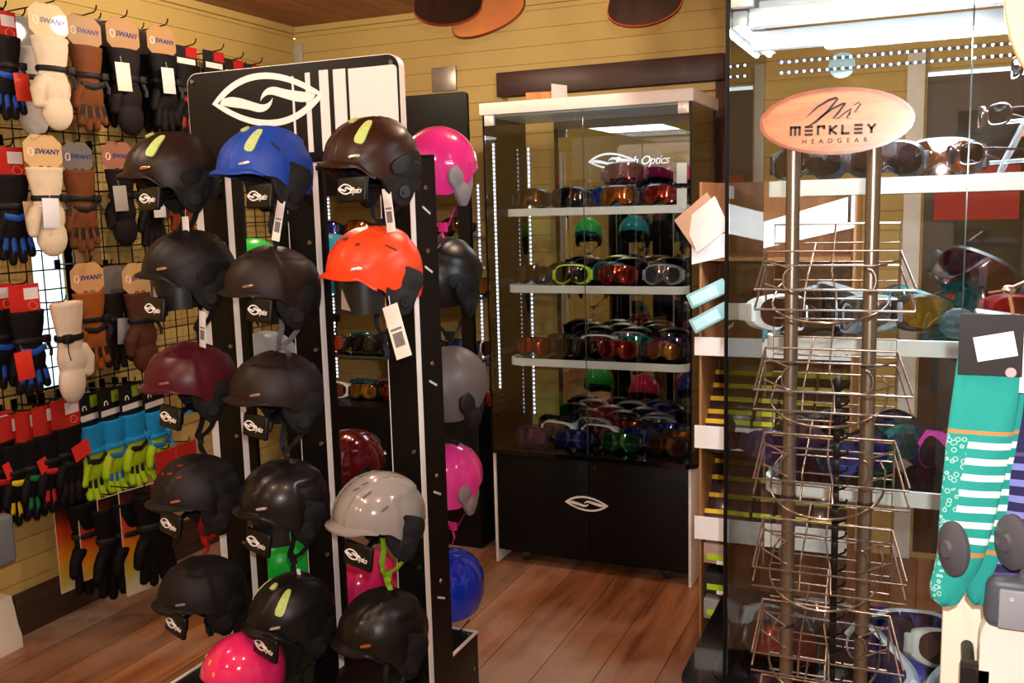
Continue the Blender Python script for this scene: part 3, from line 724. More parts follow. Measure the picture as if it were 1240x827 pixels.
def glass_cabinet(label, X0, Y0, shelves, w=.90, d=.46, top_white=True, base=.54, H=2.045, led=14., mirror=True, mirror_x=(.0, 1.)):
    t = thing('display_cabinet', label, 'display cabinet', (X0+w/2, Y0+d/2, 0))
    o = Vector((X0+w/2, Y0+d/2, 0))
    def B(x0, x1, y0, y1, z0, z1, bev=0.): return MB().box(x0-o.x, x1-o.x, y0-o.y, y1-o.y, z0, z1, bev)
    X1 = X0+w; Y1 = Y0+d
    dark = mat('17181a', .3, .4, var=.05)
    bs = part('base', B(X0+.012, X1-.012, Y0+.022, Y1-.01, .075, base-.012), LAM, t)
    for k, (a, b) in enumerate(((X0+.014, (X0+X1)/2-.0015), ((X0+X1)/2+.0015, X1-.014))):
        dd = part('door', B(a, b, Y0+.004, Y0+.021, .062, base-.02, .001), LAM, t)
        part('handle_lock', MB().cyl((b-.03-o.x if k == 0 else a+.03-o.x, Y0-.001-o.y, base-.06), (b-.03-o.x if k == 0 else a+.03-o.x, Y0+.004-o.y, base-.06), .007, 12), STEEL, dd)
    for x in (X0, X1-.012): part('side_panel', B(x, x+.012, Y0, Y1, .0, base-.012, .001), mat('e8e4e4', .4), t, label='white side panel')
    part('deck', MB().poly([(x-o.x, y-o.y) for x, y in shelf_outline(X0-.03, X1+.03, Y0-.035, Y1, .06)], 'z', base-.02, base).data('deck', angle=40), BLACKG, t)
    for x in (X0+.12, X1-.12):
        for y in (Y0+.07, Y1-.07):
            c = part('caster', _H['castw'], mat('2a2a2c', .4), t, (x-o.x, y-o.y, .030), (0, 0, R(30)), scale=(1.3, 1.6, 1.6))
            part('wheel_hub', hm('hub', lambda: MB().cyl((-.0135, 0, 0), (.0135, 0, 0), .008, 12).data('hub')), STEEL, c)
    # top
    part('top_board', B(X0-.012, X1+.012, Y0-.012, Y1+.01, H-.05, H, .003), mat('e4d8d4', .4) if top_white else mat('ccd0d8', .4), t, label='white top board')
    part('top_inner', B(X0+.02, X1-.02, Y0+.02, Y1-.02, H-.056, H-.051), mat('c8ccd0', .3, .3), t)
    # glass
    g = .005
    part('front_glass', B(X0+.006, (X0+X1)/2-.001, Y0, Y0+g, base, H-.05), GLASS, t); part('front_glass', B((X0+X1)/2+.001, X1-.006, Y0, Y0+g, base, H-.05), GLASS, t)
    part('side_glass', B(X0, X0+g, Y0, Y1, base, H-.05), GLASS, t); part('side_glass', B(X1-g, X1, Y0, Y1, base, H-.05), GLASS, t)
    for x in (X0+.001, X1-.001):
        for y in (Y0, Y1-.006): part('corner_strip', B(x-.004, x+.004, y, y+.007, base, H-.05), dark, t)
    for x in ((X0+X1)/2,): part('door_edge', B(x-.0012, x+.0012, Y0-.002, Y0+.004, base, H-.05), EDGEG, t)
    for x in (X0+.03, X1-.03): part('hinge', B(x-.022, x+.022, Y0-.006, Y0+.014, H-.095, H-.05, .002), mat('d8d4d4', .3, .3), t)
    if mirror:
        mm = bpy.data.materials.get('mirror_back')
        if not mm:
            mm, nt, b = new_mat('mirror_back'); b.inputs['Base Color'].default_value = (.42, .40, .38, 1); b.inputs['Metallic'].default_value = 1; b.inputs['Roughness'].default_value = .02
        part('mirror_back', B(X0+w*mirror_x[0], X0+w*mirror_x[1], Y1-.012, Y1-.006, base, H-.05), mm, t)
    for z in shelves:
        s = part('shelf', MB().poly([(x-o.x, y-o.y) for x, y in shelf_outline(X0+.078, X1-.022, Y0+.03, Y1-.02, .05)], 'z', z-.016, z-.010).data('shelf', angle=40), GLASS, t)
        oo = shelf_outline(X0+.075, X1-.019, Y0+.026, Y1-.02, .052); ii = shelf_outline(X0+.083, X1-.027, Y0+.034, Y1-.02, .045)
        part('shelf_edge', MB().ringpoly([(x-o.x, y-o.y) for x, y in oo], [(x-o.x, y-o.y) for x, y in ii], 'z', z-.032, z).data('edge', angle=40), mat('efebe9', .4, var=.02), s, label='white shelf edge')
        part('shelf_rod', MB().cyl((0-.24, Y1-.02-o.y, z-.02), (-.24, Y1-.02-o.y, z-.1), .004, 8), STEEL, s)
    return t, o
cab, co_ = glass_cabinet('white topped glass goggle cabinet on a black double-door base against the back wall', -1.765, 3.775, (1.595, 1.265, .943), mirror_x=(.17, .98))
for x, y, f in ((-1.735, 3.81, (0, -1, 0)), (-1.735, 4.2, (1, -1, 0))):
    led_dot_row('led_dot_row', cab, (x-co_.x, y-co_.y, .80 if f[0] == 0 else .6), (x-co_.x, y-co_.y, 1.88), 62, .0038, 5., .0055, f)
part('eye_logo', eye_logo(.2, .072, .0015).data('e', smooth=False), mat('f2ecec', .4), cab, (-.01, -.2285, .318), label='white eye emblem on the base doors')
part('script_lettering', text_mesh('Smith Optics', .055, .35, .0012, .0003, .9), mat('e8e8e8', .4), cab, (.12, .213, 1.795))
part('eye_outline', eye_logo(.22, .08, .001).data('e', smooth=False), mat('c9c9c9', .4), cab, (-.02, .2125, 1.80))
for z in (1.72, 1.62): part('shelf_card', MB().box(.385, .425, -.2, -.198, z-.04, z+.04), PAPER, cab)
# things on top
single('cardboard_box', MB().box(-.07, .07, -.06, .06, 0, .045, .002), wood_mat('a0622c', 'c98a4e', (2, 2, 2), .6, 9.), 'small torn brown cardboard box on top of the goggle cabinet', 'box', loc=(-1.55, 3.95, 2.045), rot=(0, 0, .2))
single('folded_card', MB().box(-.05, .05, -.001, .001, 0, .07).box(-.05, .05, .0, .04, 0, .0015), PAPER, 'white folded card standing beside the brown box on the cabinet top', 'card', loc=(-1.46, 3.9, 2.045), rot=(0, 0, R(70)))

GC = {  # frame, lens, strap
 'red': ('1a0c0e', 'c8281c', '30151a'), 'dark': ('101012', '221a20', '151517'), 'lime': ('b8dc28', '2c2a20', '3c4a18'), 'crimson': ('6a1210', 'b82414', '241414'),
 'orange': ('2a2024', 'e07818', '2a2a2e'), 'blue': ('141a30', '2444c8', '1a1c24'), 'white': ('e0dede', '6a2638', 'cfcfcf'), 'purple': ('241430', '5a2a90', '241a30'),
 'teal': ('10585c', '2a9a98', '164448'), 'pink': ('d838a8', '40304c', 'b83090'), 'gold': ('181414', 'c89028', '1a1a1a'), 'silver': ('88888c', '8a8c98', '3a3a3e'), 'green': ('18301c', '2c8a5c', '182018'),
 'bronze': ('181414', '6a3414', '1a1a1a'), 'bluewhite': ('dfe6f4', '1c3cc0', '2a4ac8')}
LNAME = {'red': 'red mirrored lens', 'dark': 'dark smoke lens', 'lime': 'lime green frame', 'crimson': 'crimson lens', 'orange': 'bright orange lens', 'blue': 'blue mirrored lens', 'white': 'white frame',
 'purple': 'purple lens', 'teal': 'teal lens', 'pink': 'magenta frame', 'gold': 'gold lens', 'silver': 'silver grey frame', 'green': 'green mirrored lens', 'bronze': 'bronze lens', 'bluewhite': 'white frame, blue lens'}
ORD = ['leftmost', 'second from left', 'third from left', 'fourth from left', 'fifth from left', 'sixth from left']
def row(xs, y, z, kinds, where, rzs=None, rolls=None, tilt=-8, scale=1., jitter=.006, group=None):
    n = len(xs)
    for i, (x, k) in enumerate(zip(xs, kinds)):
        f, l, s = GC[k]
        pos = ORD[i] if i < n-1 or n == 1 else 'rightmost'
        if n == 1: pos = 'alone'
        goggles('goggles with %s, %s, %s' % (LNAME[k], pos, where), (x, y+random.uniform(-jitter, jitter), z+.045*scale), (rzs[i] if rzs else R(random.uniform(-9, 9))), f, l, s, tilt, 'goggles on the '+where.split(', ', 1)[-1], scale, rolls[i] if rolls else 0.)
CX = [-1.60, -1.41, -1.21, -1.01]
row([-1.59, -1.41, -1.2, -1.02], 3.86, 1.595, ['bronze', 'dark', 'orange', 'red'], 'front row, top shelf, goggle cabinet')
row([-1.49, -1.3], 4.03, 1.595, ['dark', 'blue'], 'rear row, top shelf, goggle cabinet')
g = at(752, 203, 1, 3.95)
# pair raised on a clear stand
st = single('goggle_stand', MB().box(-.05, .05, -.04, .04, 0, .003).box(-.045, .045, .0, .003, .003, .085).box(-.05, .05, -.03, .035, .085, .088), mat('c9d6d8', .1, trans=.8), 'clear acrylic riser on the top shelf of the goggle cabinet', 'stand', loc=(g.x, 3.97, 1.596))
goggles('large round goggles with wine-red rainbow lens raised on the acrylic riser', (g.x, 3.95, 1.596+.14), 0, '1c0a10', '7a1424', '141014', -10, None, 1.12)
row(CX, 3.86, 1.265, ['dark', 'lime', 'crimson', 'silver'], 'front row, middle shelf, goggle cabinet')
row([-1.5, -1.3, -1.1], 4.03, 1.265, ['dark', 'teal', 'dark'], 'rear row, middle shelf, goggle cabinet')
row(CX, 3.86, .943, ['red', 'dark', 'crimson', 'gold'], 'front row, bottom shelf, goggle cabinet')
row([-1.52, -1.34, -1.16, -.98], 3.99, .943, ['bronze', 'white', 'teal', 'purple'], 'middle row, bottom shelf, goggle cabinet')
row([-1.42, -1.24, -1.06], 4.12, .943, ['dark', 'silver', 'dark'], 'rear row, bottom shelf, goggle cabinet')
row([-1.61, -1.41, -1.19, -.99], 3.83, .54, ['purple', 'blue', 'green', 'bronze'], 'front row, black deck, goggle cabinet')
row([-1.53, -1.33, -1.15, -.97], 3.94, .545, ['white', 'white', 'blue', 'orange'], 'second row, black deck, goggle cabinet')
row([-1.58, -1.4, -1.22, -1.04], 4.06, .545, ['dark', 'silver', 'red', 'blue'], 'third row, black deck, goggle cabinet')
row([-1.48, -1.30, -1.12], 4.16, .545, ['dark', 'dark', 'silver'], 'last row, black deck, goggle cabinet')

# ------------------------------------------------------------------ black goggle display behind the rack
DY = 3.92
disp = thing('goggle_display', 'black goggle display with glass shelves and light strips behind the helmet rack', 'display rack', (-2.35, DY+.2, 0))
DO = Vector((-2.35, DY+.2, 0))
def D(x0, x1, y0, y1, z0, z1, bev=0.): return MB().box(x0-DO.x, x1-DO.x, y0-DO.y, y1-DO.y, z0, z1, bev)
part('header_board', MB().poly([(x-DO.x, z) for x, z in rrect(-2.99, -1.910, 1.68, 2.122, .02)], 'y', -.2, -.18).data('hb', smooth=False), LAM, disp)
for x in (-1.945, -2.30, -2.96): part('post', D(x-.03, x+.03, DY, DY+.03, .66, 1.75), LAM, disp)
for x in (-1.945, -2.30, -2.96): part('rear_post', D(x-.02, x+.02, DY+.33, DY+.35, .66, 1.75), LAM, disp)
part('base', D(-2.99, -1.895, DY-.02, DY+.40, .0, .65, .003), LAM, disp)
for z in (1.475, 1.19, .895):
    part('glass_shelf', D(-2.99, -1.835, DY+.03, DY+.33, z-.008, z), glass_mat((.85, .93, .9), .9, extra=.02), disp)
    part('shelf_edge', D(-2.99, -1.835, DY+.026, DY+.031, z-.009, z+.001), EDGEG, disp)
for x, z0, z1 in ((-2.015, .72, 1.72), (-2.885, .72, 1.72), (-2.93, .72, 1.72)):
    led_dot_row('led_dot_row', disp, (x-DO.x, .11, z0), (x-DO.x, .11, z1), 52, .0042, 5., .007, (0, -1, 0))
row([-2.82, -2.64, -2.46, -2.26, -2.08], 4.08, 1.475, ['blue', 'orange', 'gold', 'orange', 'bronze'], 'upper glass shelf, black display')
row([-2.80, -2.62, -2.44, -2.2, -2.04, -1.89], 4.06, 1.19, ['green', 'blue', 'silver', 'dark', 'teal', 'gold'], 'second glass shelf, black display')
row([-2.80, -2.62, -2.44, -2.24, -2.06, -1.88], 4.05, .895, ['red', 'dark', 'purple', 'dark', 'blue', 'white'], 'third glass shelf, black display')
row([-2.71, -2.53, -2.35], 4.17, .895, ['teal', 'orange', 'blue'], 'rear row, third shelf, black display')
row([-2.80, -2.62, -2.44, -2.24, -2.08, -1.93], 4.05, .65, ['white', 'gold', 'crimson', 'dark', 'silver', 'red'], 'black base, display behind rack')
row([-2.72, -2.54, -2.36], 4.17, .65, ['teal', 'pink', 'gold'], 'rear row, base, display behind rack')

# ------------------------------------------------------------------ near glass case (right)
case, ko = glass_cabinet('tall glass case with white shelves and bright light strips at the right', -.385, 2.0, (1.64, 1.318, 1.008), base=.56, H=2.08, top_white=False, mirror=False)
# LED beams: left tube running back, front channels
lm = MB().box(-.445, -.415, -.2, .2, 1.955, 1.985, .004)
part('light_channel', lm, mat('dfe4ea', .3, .4), case)
led_dot_row('led_dot_row', case, (-.43, -.2, 1.954), (-.43, .2, 1.954), 34, .007, 30., .014, (0, 0, -1), 'eef2ff', 'ffffff')
for y, z, n in ((-.205, 1.965, 44), (-.17, 1.925, 44)):
    part('light_channel', MB().box(-.41, .40, y-.004, y+.006, z-.02, z+.02, .002), mat('e8ecf2', .3, .3), case)
    led_dot_row('led_dot_row', case, (-.41, y-.0045, z-.012), (.40, y-.0045, z-.012), n, .0038, 16., .005, (0, -1, 0), 'eef2ff', 'f2f6ff')
for y, z, n in ((.20, 1.93, 44), (.20, 1.905, 44)):  # added dot rows stand in for the LEDs' reflection in the back glass
    led_dot_row('led_dot_row', case, (-.41, y, z), (.36, y, z), n, .0030, 14., .003, (0, -1, 0), 'eef0ff', '3a3a48')
fl_ = MB().box(-.06, .06, -.13, .1, 2.0, 2.012)
part('light_panel', MB().box(-.4, .4, -.15, -.06, 1.99, 2.01, .003), mat('e8ecf2', .35), case)
part('round_sticker', MB().cyl((-.265, .216, 1.915), (-.265, .219, 1.915), .03, 28), mat('a8c0bc', .3), case)
NX = [-.27, -.10, .08, .25]
row([-.24, -.08], 2.14, 1.64, ['dark', 'dark'], 'top shelf, right glass case', scale=.9)
row([.02], 2.3, 1.64, ['bronze'], 'top shelf rear, right glass case')
row([-.27, -.13, .02, .19], 2.12, 1.318, ['white', 'silver', 'gold', 'crimson'], 'front row, middle shelf, right case', rzs=[.9, -.6, .7, .5], rolls=[.1, -.15, .2, .25], scale=.92)
row([-.25, -.02, .16], 2.21, 1.318, ['dark', 'teal', 'dark'], 'middle row, middle shelf, right case', rzs=[.4, -.3, .5], rolls=[-.3, .3, .4], scale=.95)
row([-.2, .09, .27], 2.30, 1.318, ['silver', 'red', 'dark'], 'rear row, middle shelf, right case', rzs=[-.6, .3, .2], rolls=[.2, -.2, .1])
row([-.27, -.12, .04, .2], 2.12, 1.008, ['purple', 'blue', 'pink', 'pink'], 'front row, lower shelf, right case', rzs=[.8, .5, -.7, -.6], rolls=[.3, -.3, .5, .45], scale=.92)
row([-.22, -.04, .14, .3], 2.29, 1.008, ['dark', 'blue', 'green', 'gold'], 'rear row, lower shelf, right case', rzs=[.6, -.5, .8, .3], rolls=[-.3, .3, .2, .3])
row([-.24, -.05, .13, .29], 2.20, 1.008, ['purple', 'teal', 'silver', 'purple'], 'middle row, lower shelf, right case', rzs=[-.4, .7, -.5, .4], rolls=[.6, -.4, .5, -.2], scale=.9)
row([-.28, -.1, .08, .26], 2.19, .56, ['silver', 'blue', 'white', 'bluewhite'], 'middle row, floor of right case', rzs=[.5, -.4, .6, .2], rolls=[.4, -.5, .3, .4], tilt=-20)
row([-.27, -.08, .12, .3], 2.11, .56, ['red', 'bluewhite', 'bluewhite', 'blue'], 'front row, floor of right case', rzs=[.2, -.6, .8, .6], rolls=[.2, .5, -.5, .7], tilt=-25)
row([-.2, 0.0, .2], 2.28, .56, ['silver', 'bluewhite', 'orange'], 'rear row, floor of right case', tilt=-20)
p = at(1178, 345, 1, 2.1)
goggles('big goggles with wine-red lens standing tilted above the middle shelf of the glass case', (p.x, 2.2, 1.44), R(-25), '141214', '4a1018', '151517', -20, None, 1.15, roll=.35)
single('goggle_stand', MB().box(-.04, .04, -.04, .04, 0, .003).box(-.02, .02, -.002, .002, 0, .08), mat('c9d6d8', .1, trans=.8), 'clear stand under the big tilted goggles in the glass case', 'stand', loc=(p.x, 2.21, 1.319))
p = at(1160, 400, 1, 2.06)
sd = thing('speaker_disc', 'round dark grey ear speaker lying upright on the middle shelf of the glass case', 'audio pad', (p.x, 2.07, 1.318))
part('disc', MB().ell((0, 0, .031), (.034, .008, .031), 24, 12), mat('3a3f45', .5), sd); part('hub', MB().cyl((0, -.010, .031), (0, .006, .031), .007, 16), mat('1c1e22', .4), sd)
# sunglasses on a clear tree stand
def sunglass_meshes():
    mb = MB()
    for s in (-1, 1):
        P = []
        for k in range(20):
            a = 2*PI*k/20; x = s*.034+math.copysign(abs(math.cos(a))**.7, math.cos(a))*.029; z = math.copysign(abs(math.sin(a))**.7, math.sin(a))*.02
            P.append(Vector((x, (abs(x)/.066)**2*.016, z)))
        mb.tube(P, .0024, 6, closed=True)
        mb.tube([(s*.063, .015, .008), (s*.069, .03, .009), (s*.068, .09, .006), (s*.064, .135, -.008), (s*.061, .15, -.02)], [.003, .003, .0022, .0025, .003], 6, ry=[.0012]*5)
    mb.tube([(-.008, 0, .006), (0, -.001, .009), (.008, 0, .006)], .0022, 6)
    fr = mb.data('frame', angle=50)
    mb = MB()
    for s in (-1, 1):
        P = []
        for k in range(20):
            a = 2*PI*k/20; x = s*.034+math.copysign(abs(math.cos(a))**.7, math.cos(a))*.028; z = math.copysign(abs(math.sin(a))**.7, math.sin(a))*.019
            P.append(mb.bm.verts.new((x, (abs(x)/.066)**2*.016, z)))
        c = mb.bm.verts.new((s*.034, .001, 0))
        for k in range(20): mb.bm.faces.new((c, P[k], P[(k+1) % 20]))
    return fr, mb.data('lens', angle=60, weld=False)
SGF, SGL = sunglass_meshes()
def sunglasses(label, loc, rz, col='1a1212', lens='20242c', tilt=0.):
    t = thing('sunglasses', label, 'sunglasses', loc, rot=(tilt, 0, rz))
    part('frame', SGF, mat(col, .25, coat=.3), t); part('lenses', SGL, lens_mat(lens, .06), t); return t
tp = (.16, 2.2, 1.64)
ts = thing('sunglass_tree', 'leaning clear acrylic tree stand holding sunglasses on the top shelf', 'stand', tp)
part('stem', MB().tube([(-.03, .0, .0), (-.02, 0, .03), (.05, 0, .19), (.06, 0, .21)], .007, 8), mat('dfe6ec', .08, trans=.9), ts)
part('foot', MB().box(-.08, .05, -.05, .05, 0, .004, .001), mat('dfe6ec', .1, trans=.9), ts)
part('arms', MB().tube([(-.05, 0, .025), (.06, 0, .03)], .004, 8).tube([(-.03, 0, .105), (.08, 0, .11)], .004, 8).tube([(.0, 0, .2), (.11, 0, .2)], .004, 8), mat('dfe6ec', .1, trans=.9), ts)
sunglasses('glossy black sunglasses on the top arm of the clear tree stand', (tp[0]+.0, 2.12, 1.64+.205), R(-62), '0c0c0e', '1c222c')
sunglasses('dark tortoise sunglasses on the middle arm of the clear tree stand', (tp[0]-.06, 2.14, 1.64+.115), R(-66), '2a1012', '241a20')
sunglasses('wine-brown sunglasses on the lowest arm of the clear tree stand', (tp[0]-.11, 2.12, 1.64+.04), R(-60), '2c0e12', '301820')
ot = single('hang_tag', MB().box(-.022, .022, -.0008, .0008, -.045, 0).xf(Matrix.Rotation(R(30), 4, 'Y')), mat('e05a30', .5), 'orange and white tag hanging from the sunglasses tree in the glass case', 'tag', loc=(tp[0]+.04, 2.10, 1.64+.10))
# curved dark base plinth lip of the case
def plinth():
    mb = MB(); P = shelf_outline(-.47, .60, 1.90, 2.52, .11, 10)
    mb.poly(P, 'z', .0, .05); mb.poly([(x*.985, y) for x, y in P], 'z', .05, .44)
    return mb.data('plinth', angle=40)
single('case_plinth', MB().ringpoly(shelf_outline(-.475, .60, 1.86, 2.5, .13, 10), shelf_outline(-.40, .54, 1.99, 2.5, .02, 10), 'z', .50, .558).data('plinth', angle=40), mat('08080a', .16, coat=.5, var=.05), 'black curved ledge wrapped round the base of the right glass case', 'plinth')
single('case_skirt', MB().ringpoly(shelf_outline(-.445, .57, 1.90, 2.5, .12, 10), shelf_outline(-.40, .54, 1.985, 2.5, .02, 10), 'z', .0, .50).data('skirt', angle=40), LAM, 'black curved skirt below the ledge of the right glass case', 'plinth')

# ------------------------------------------------------------------ sunglass rack between the cabinets
SY = 2.78
sr = thing('sunglass_rack', 'wooden sided sunglass rack with white price boards between the two cabinets', 'display rack', (-.35, SY+.1, 0), R(0))
SO = Vector((-.35, SY+.1, 0))
sx0, sx1 = at(848, 500, 1, SY).x, at(848, 500, 1, SY).x+.425
def S(x0, x1, y0, y1, z0, z1, bev=0.): return MB().box(x0-SO.x, x1-SO.x, y0-SO.y, y1-SO.y, z0, z1, bev)
for x in (sx0, sx1): part('side_board', S(x-.004, x+.004, SY, SY+.26, .0, 1.66, .002), wood_mat('8a5a34', 'b07c4c', (6, 6, .5), .5, 6.), sr)
part('back_board', S(sx0, sx1, SY+.25, SY+.262, .0, 1.66), wood_mat('7a4c28', '96643a', (6, 6, .5), .5, 6.), sr)
boards = [(408, 430), (515, 542), (625, 652), (292, 316)]
for k, (t0, t1) in enumerate(boards):
    z1 = at(848, t0, 1, SY-.02).z; z0 = at(848, t1, 1, SY-.02).z
    if k == 3:
        part('price_board', MB().poly([(sx0-.02-SO.x, z0-.01), (sx1-SO.x, z0+.09), (sx1-SO.x, z1+.12), (sx0-.02-SO.x, z1-.005)], 'y', -.125, -.12), PAPER, sr, label='white price board')
    else: part('price_board', S(sx0-.012, sx1, SY-.025, SY-.02, z0, z1), PAPER, sr, label='white price board')
    part('shelf', S(sx0+.008, sx1-.008, SY-.02, SY+.25, z0, z0+.008), wood_mat('7a4c28', '96643a', (.6, 6, 6), .5, 6.), sr)
cols = [sx0+.052, sx0+.16, sx0+.264, sx0+.368]; CN = ['leftmost column', 'second column', 'third column', 'rightmost column']
def pack(label, loc, yellow='d8b820', h=.10, w=.094, body='3a2226'):
    t = thing('sunglass_case', label, 'sunglass case', loc, rot=(R(-24), 0, R(random.uniform(-1.5, 1.5))), group='yellow topped cases on the sunglass rack')
    part('box', hm(('pk', h, w), lambda: MB().box(-w/2, w/2, -.010, .010, 0, h-.014, .002).data('pk')), mat(body, .25, coat=.5, var=.3), t)
    part('header', hm(('ph', w), lambda: MB().box(-w/2, w/2, -.013, .012, -.014, 0).data('ph')), mat(yellow, .45, var=.1), t, (0, 0, h), label='yellow header strip')
def tiers(ytops, zb, where):
    for i, yt in enumerate(ytops):
        pz = at(860, yt, 1, SY+.01).z
        n = len(ytops)
        fr = 1-(i/(n-1)) if n > 1 else 0
        for c, cx in enumerate(cols):
            y = SY+.02+.16*fr
            z = at(860, yt, 1, y).z + .0
            lab = ['topmost', 'second', 'third', 'fourth', 'lowest'][i if i < n-1 else 4]
            pack('plum case with yellow header, %s tier, %s, %s tray, sunglass rack' % (lab, CN[c], where), (cx, y, z-.10), 'd9ae18' if c == 0 else 'b8b818', .10)
tiers((448, 464, 480, 496, 508), 0, 'upper')
tiers((556, 576, 598, 618), 0, 'lower')
# teal tags lying on the third board
for k, (px, py, a) in enumerate(((857, 356, .45), (860, 385, .5))):
    tt = single('eyewear_box', MB().box(-.058, .058, -.01, .01, -.022, .022, .002), mat('8fc0c4', .5, var=.05), ['pale teal tilted label box, upper of the two above the sunglass rack board', 'pale teal tilted label box, lower of the two above the sunglass rack board'][k], 'box', loc=at(px, py, 1, SY-.04), rot=(R(-15), -a, R(8)))
    part('label_sticker', MB().box(-.05, .03, -.0115, -.010, -.016, .014), mat('b8e4ea', .5, var=.1), tt)
for k, (px, py) in enumerate(((920, 372), (905, 400))):
    single('eyewear_box', MB().box(-.055, .055, -.01, .01, -.02, .02, .002), mat('3f8a90', .4), ['dark teal box tilted behind the glass case edge', 'dark teal box lying lower behind the glass case edge'][k], 'box', loc=at(px, py, 1, SY-.03), rot=(R(-15), .3, R(8)))
# leaflets leaning at the top
for k, (dx, dr, c, lb) in enumerate(((0, 0, 'f4f2f0', 'white folded leaflet jutting out at the top of the sunglass rack'), (-.02, .25, 'c8a084', 'brown-edged leaflet behind the white one at the top of the sunglass rack'))):
    q = at(855, 272, 1, SY-.068)
    lf = MB().box(-.062, .062, -.0015, .0015, -.055, .055).data('leaf')
    single('leaflet', lf, mat(c, .35), lb, 'leaflet', loc=q+Vector((dx, .02*k, .01*k)), rot=(R(-12), -.6-dr*.3, R(-20+15*k)))
# box of accessories on the low shelf
for k, py in enumerate((668, 704, 735)):
    z = at(862, py, 1, SY).z
    b_ = thing('accessory_box', ['orange-grey box with lime label, top of the pile low on the sunglass rack', 'dark box with lime label, middle of the pile low on the sunglass rack', 'grey-green box with lime label, lowest of the pile on the sunglass rack'][k], 'box', (sx0+.075, SY+.02, z-.03))
    part('carton', MB().box(-.06, .06, -.04, .04, 0, .062, .002), mat(['a89084', '2a2624', '8a8c84'][k], .4, var=.4), b_)
    part('label', MB().box(-.05, .045, -.0415, -.040, .012, .03), mat('a8c820', .5), b_, label='lime green label')
    part('sticker', MB().box(-.02, .045, -.042, -.0405, -.0, .012), PAPER, b_)
part('low_shelf', S(sx0+.008, sx1-.008, SY-.02, SY+.25, .25, .262), wood_mat('7a4c28', '96643a', (.6, 6, 6), .5, 6.), sr)

# ------------------------------------------------------------------ Merkley headgear stand
mp = at(1003, 480, 1, 1.55)
ms = thing('headgear_stand', 'bronze wire basket stand with two poles and an oval wooden headgear sign', 'display stand', (-.135, 1.55, 0))
BRZ = mat('8c8276', .3, .9, var=.15, nscale=60); WIRE = mat('8a8078', .25, .9, var=.1)
for x in (-.195, -.078): part('pole', MB().cyl((x+.135, 0, .03), (x+.135, 0, 1.69), .0108, 20), BRZ, ms)
for z in (1.34, 1.12, .9): 
    for x in (-.195, -.078): part('pole_joint', MB().cyl((x+.135, 0, z), (x+.135, 0, z+.006), .0118, 20), mat('3a302c', .4, .6), ms)
part('foot', MB().cyl((0, 0, .0), (0, 0, .03), .2, 40, .19), mat('2a2422', .4, .5), ms)
oval = [(math.cos(2*PI*k/56)*.1105, math.sin(2*PI*k/56)*.049) for k in range(56)]
sg = thing('shop_sign', 'oval varnished wood sign reading Merkley Headgear on top of the basket stand', 'sign', (at(1013, 148, 1, 1.55).x, 1.532, at(1013, 148, 1, 1.55).z), rot=(0, R(1), 0))
part('board', MB().poly([(x*.985, z*.97) for x, z in oval], 'y', -.006, .006).data('ov', angle=30), wood_mat('a8623a', 'cc8656', (1.2, 6, 6), .35, 10., coat=.4), sg)
part('rim', MB().ringpoly(oval, [(x*.955, z*.91) for x, z in oval], 'y', -.0085, .0065).data('rim', angle=30), wood_mat('7a3818', '9c5228', (3, 3, 3), .3, 8., coat=.6), sg)
INK = mat('2a1d1a', .5, var=.05)
def strokes(mb, segs, x0, z0, s, th):
    for (ax, az, bx, bz) in segs:
        a = Vector((x0+ax*s, 0, z0+az*s)); b = Vector((x0+bx*s, 0, z0+bz*s)); d = (b-a).normalized(); n = Vector((-d.z, 0, d.x))*th/2
        a -= d*th*.3; b += d*th*.3
        P = [a+n, b+n, b-n, a-n]; v = [mb.bm.verts.new(p+Vector((0, -.0066, 0))) for p in P]; w = [mb.bm.verts.new(p+Vector((0, -.0058, 0))) for p in P]
        mb.bm.faces.new(v); mb.bm.faces.new(w[::-1])
        for k in range(4): mb.bm.faces.new((v[k], w[k], w[(k+1) % 4], v[(k+1) % 4]))
LET = {'m': [(0, 0, 0, 1), (0, 1, 1.1, 1), (.55, 0, .55, 1), (1.1, 0, 1.1, 1)], 'E': [(0, 0, .85, 0), (0, .5, .85, .5), (0, 1, .85, 1)], 'r': [(0, 0, 0, 1), (0, 1, .75, 1), (.75, 1, .75, .7)],
       'K': [(0, 0, 0, 1), (.1, .5, .8, 1), (.1, .5, .8, 0)], 'L': [(0, 0, 0, 1), (0, 0, .8, 0)], 'Y': [(0, 1, .42, .5), (.84, 1, .42, .5), (.42, .5, .42, 0)]}
mb = MB(); x = -.0635
for ch, w in (('m', 1.1), ('E', .85), ('r', .75), ('K', .8), ('L', .8), ('E', .85), ('Y', .84)):
    strokes(mb, LET[ch], x, -.0185, .0115, .0037); x += w*.0115+.0085
part('name_lettering', mb.data('nm', smooth=False, weld=False), INK, sg)
part('small_lettering', text_mesh('H E A D G E A R', .0098, 0, .0006, .0001, 1.35), INK, sg, (0, -.0064, -.029))
mb = MB()
def brush(pts, ws):
    n = len(pts); A = []; 
    for i, (x_, z_) in enumerate(pts):
        a = Vector(pts[max(0, i-1)]); b = Vector(pts[min(n-1, i+1)]); d = (b-a).normalized(); nn = Vector((-d.y, d.x))*ws[i]
        A.append([mb.bm.verts.new((x_+s*nn.x, -.0066-k*-.0008, z_+s*nn.y)) for s in (-1, 1) for k in (0, 1)])
    for i in range(n-1):
        p, q = A[i], A[i+1]
        mb.bm.faces.new((p[0], q[0], q[2], p[2])); mb.bm.faces.new((p[1], p[3], q[3], q[1])); mb.bm.faces.new((p[0], p[1], q[1], q[0])); mb.bm.faces.new((p[2], q[2], q[3], p[3]))
brush([(-.043, .006), (-.026, .022), (-.010, .031), (.000, .034), (.003, .032)], [.0002, .0014, .002, .0018, .0006])
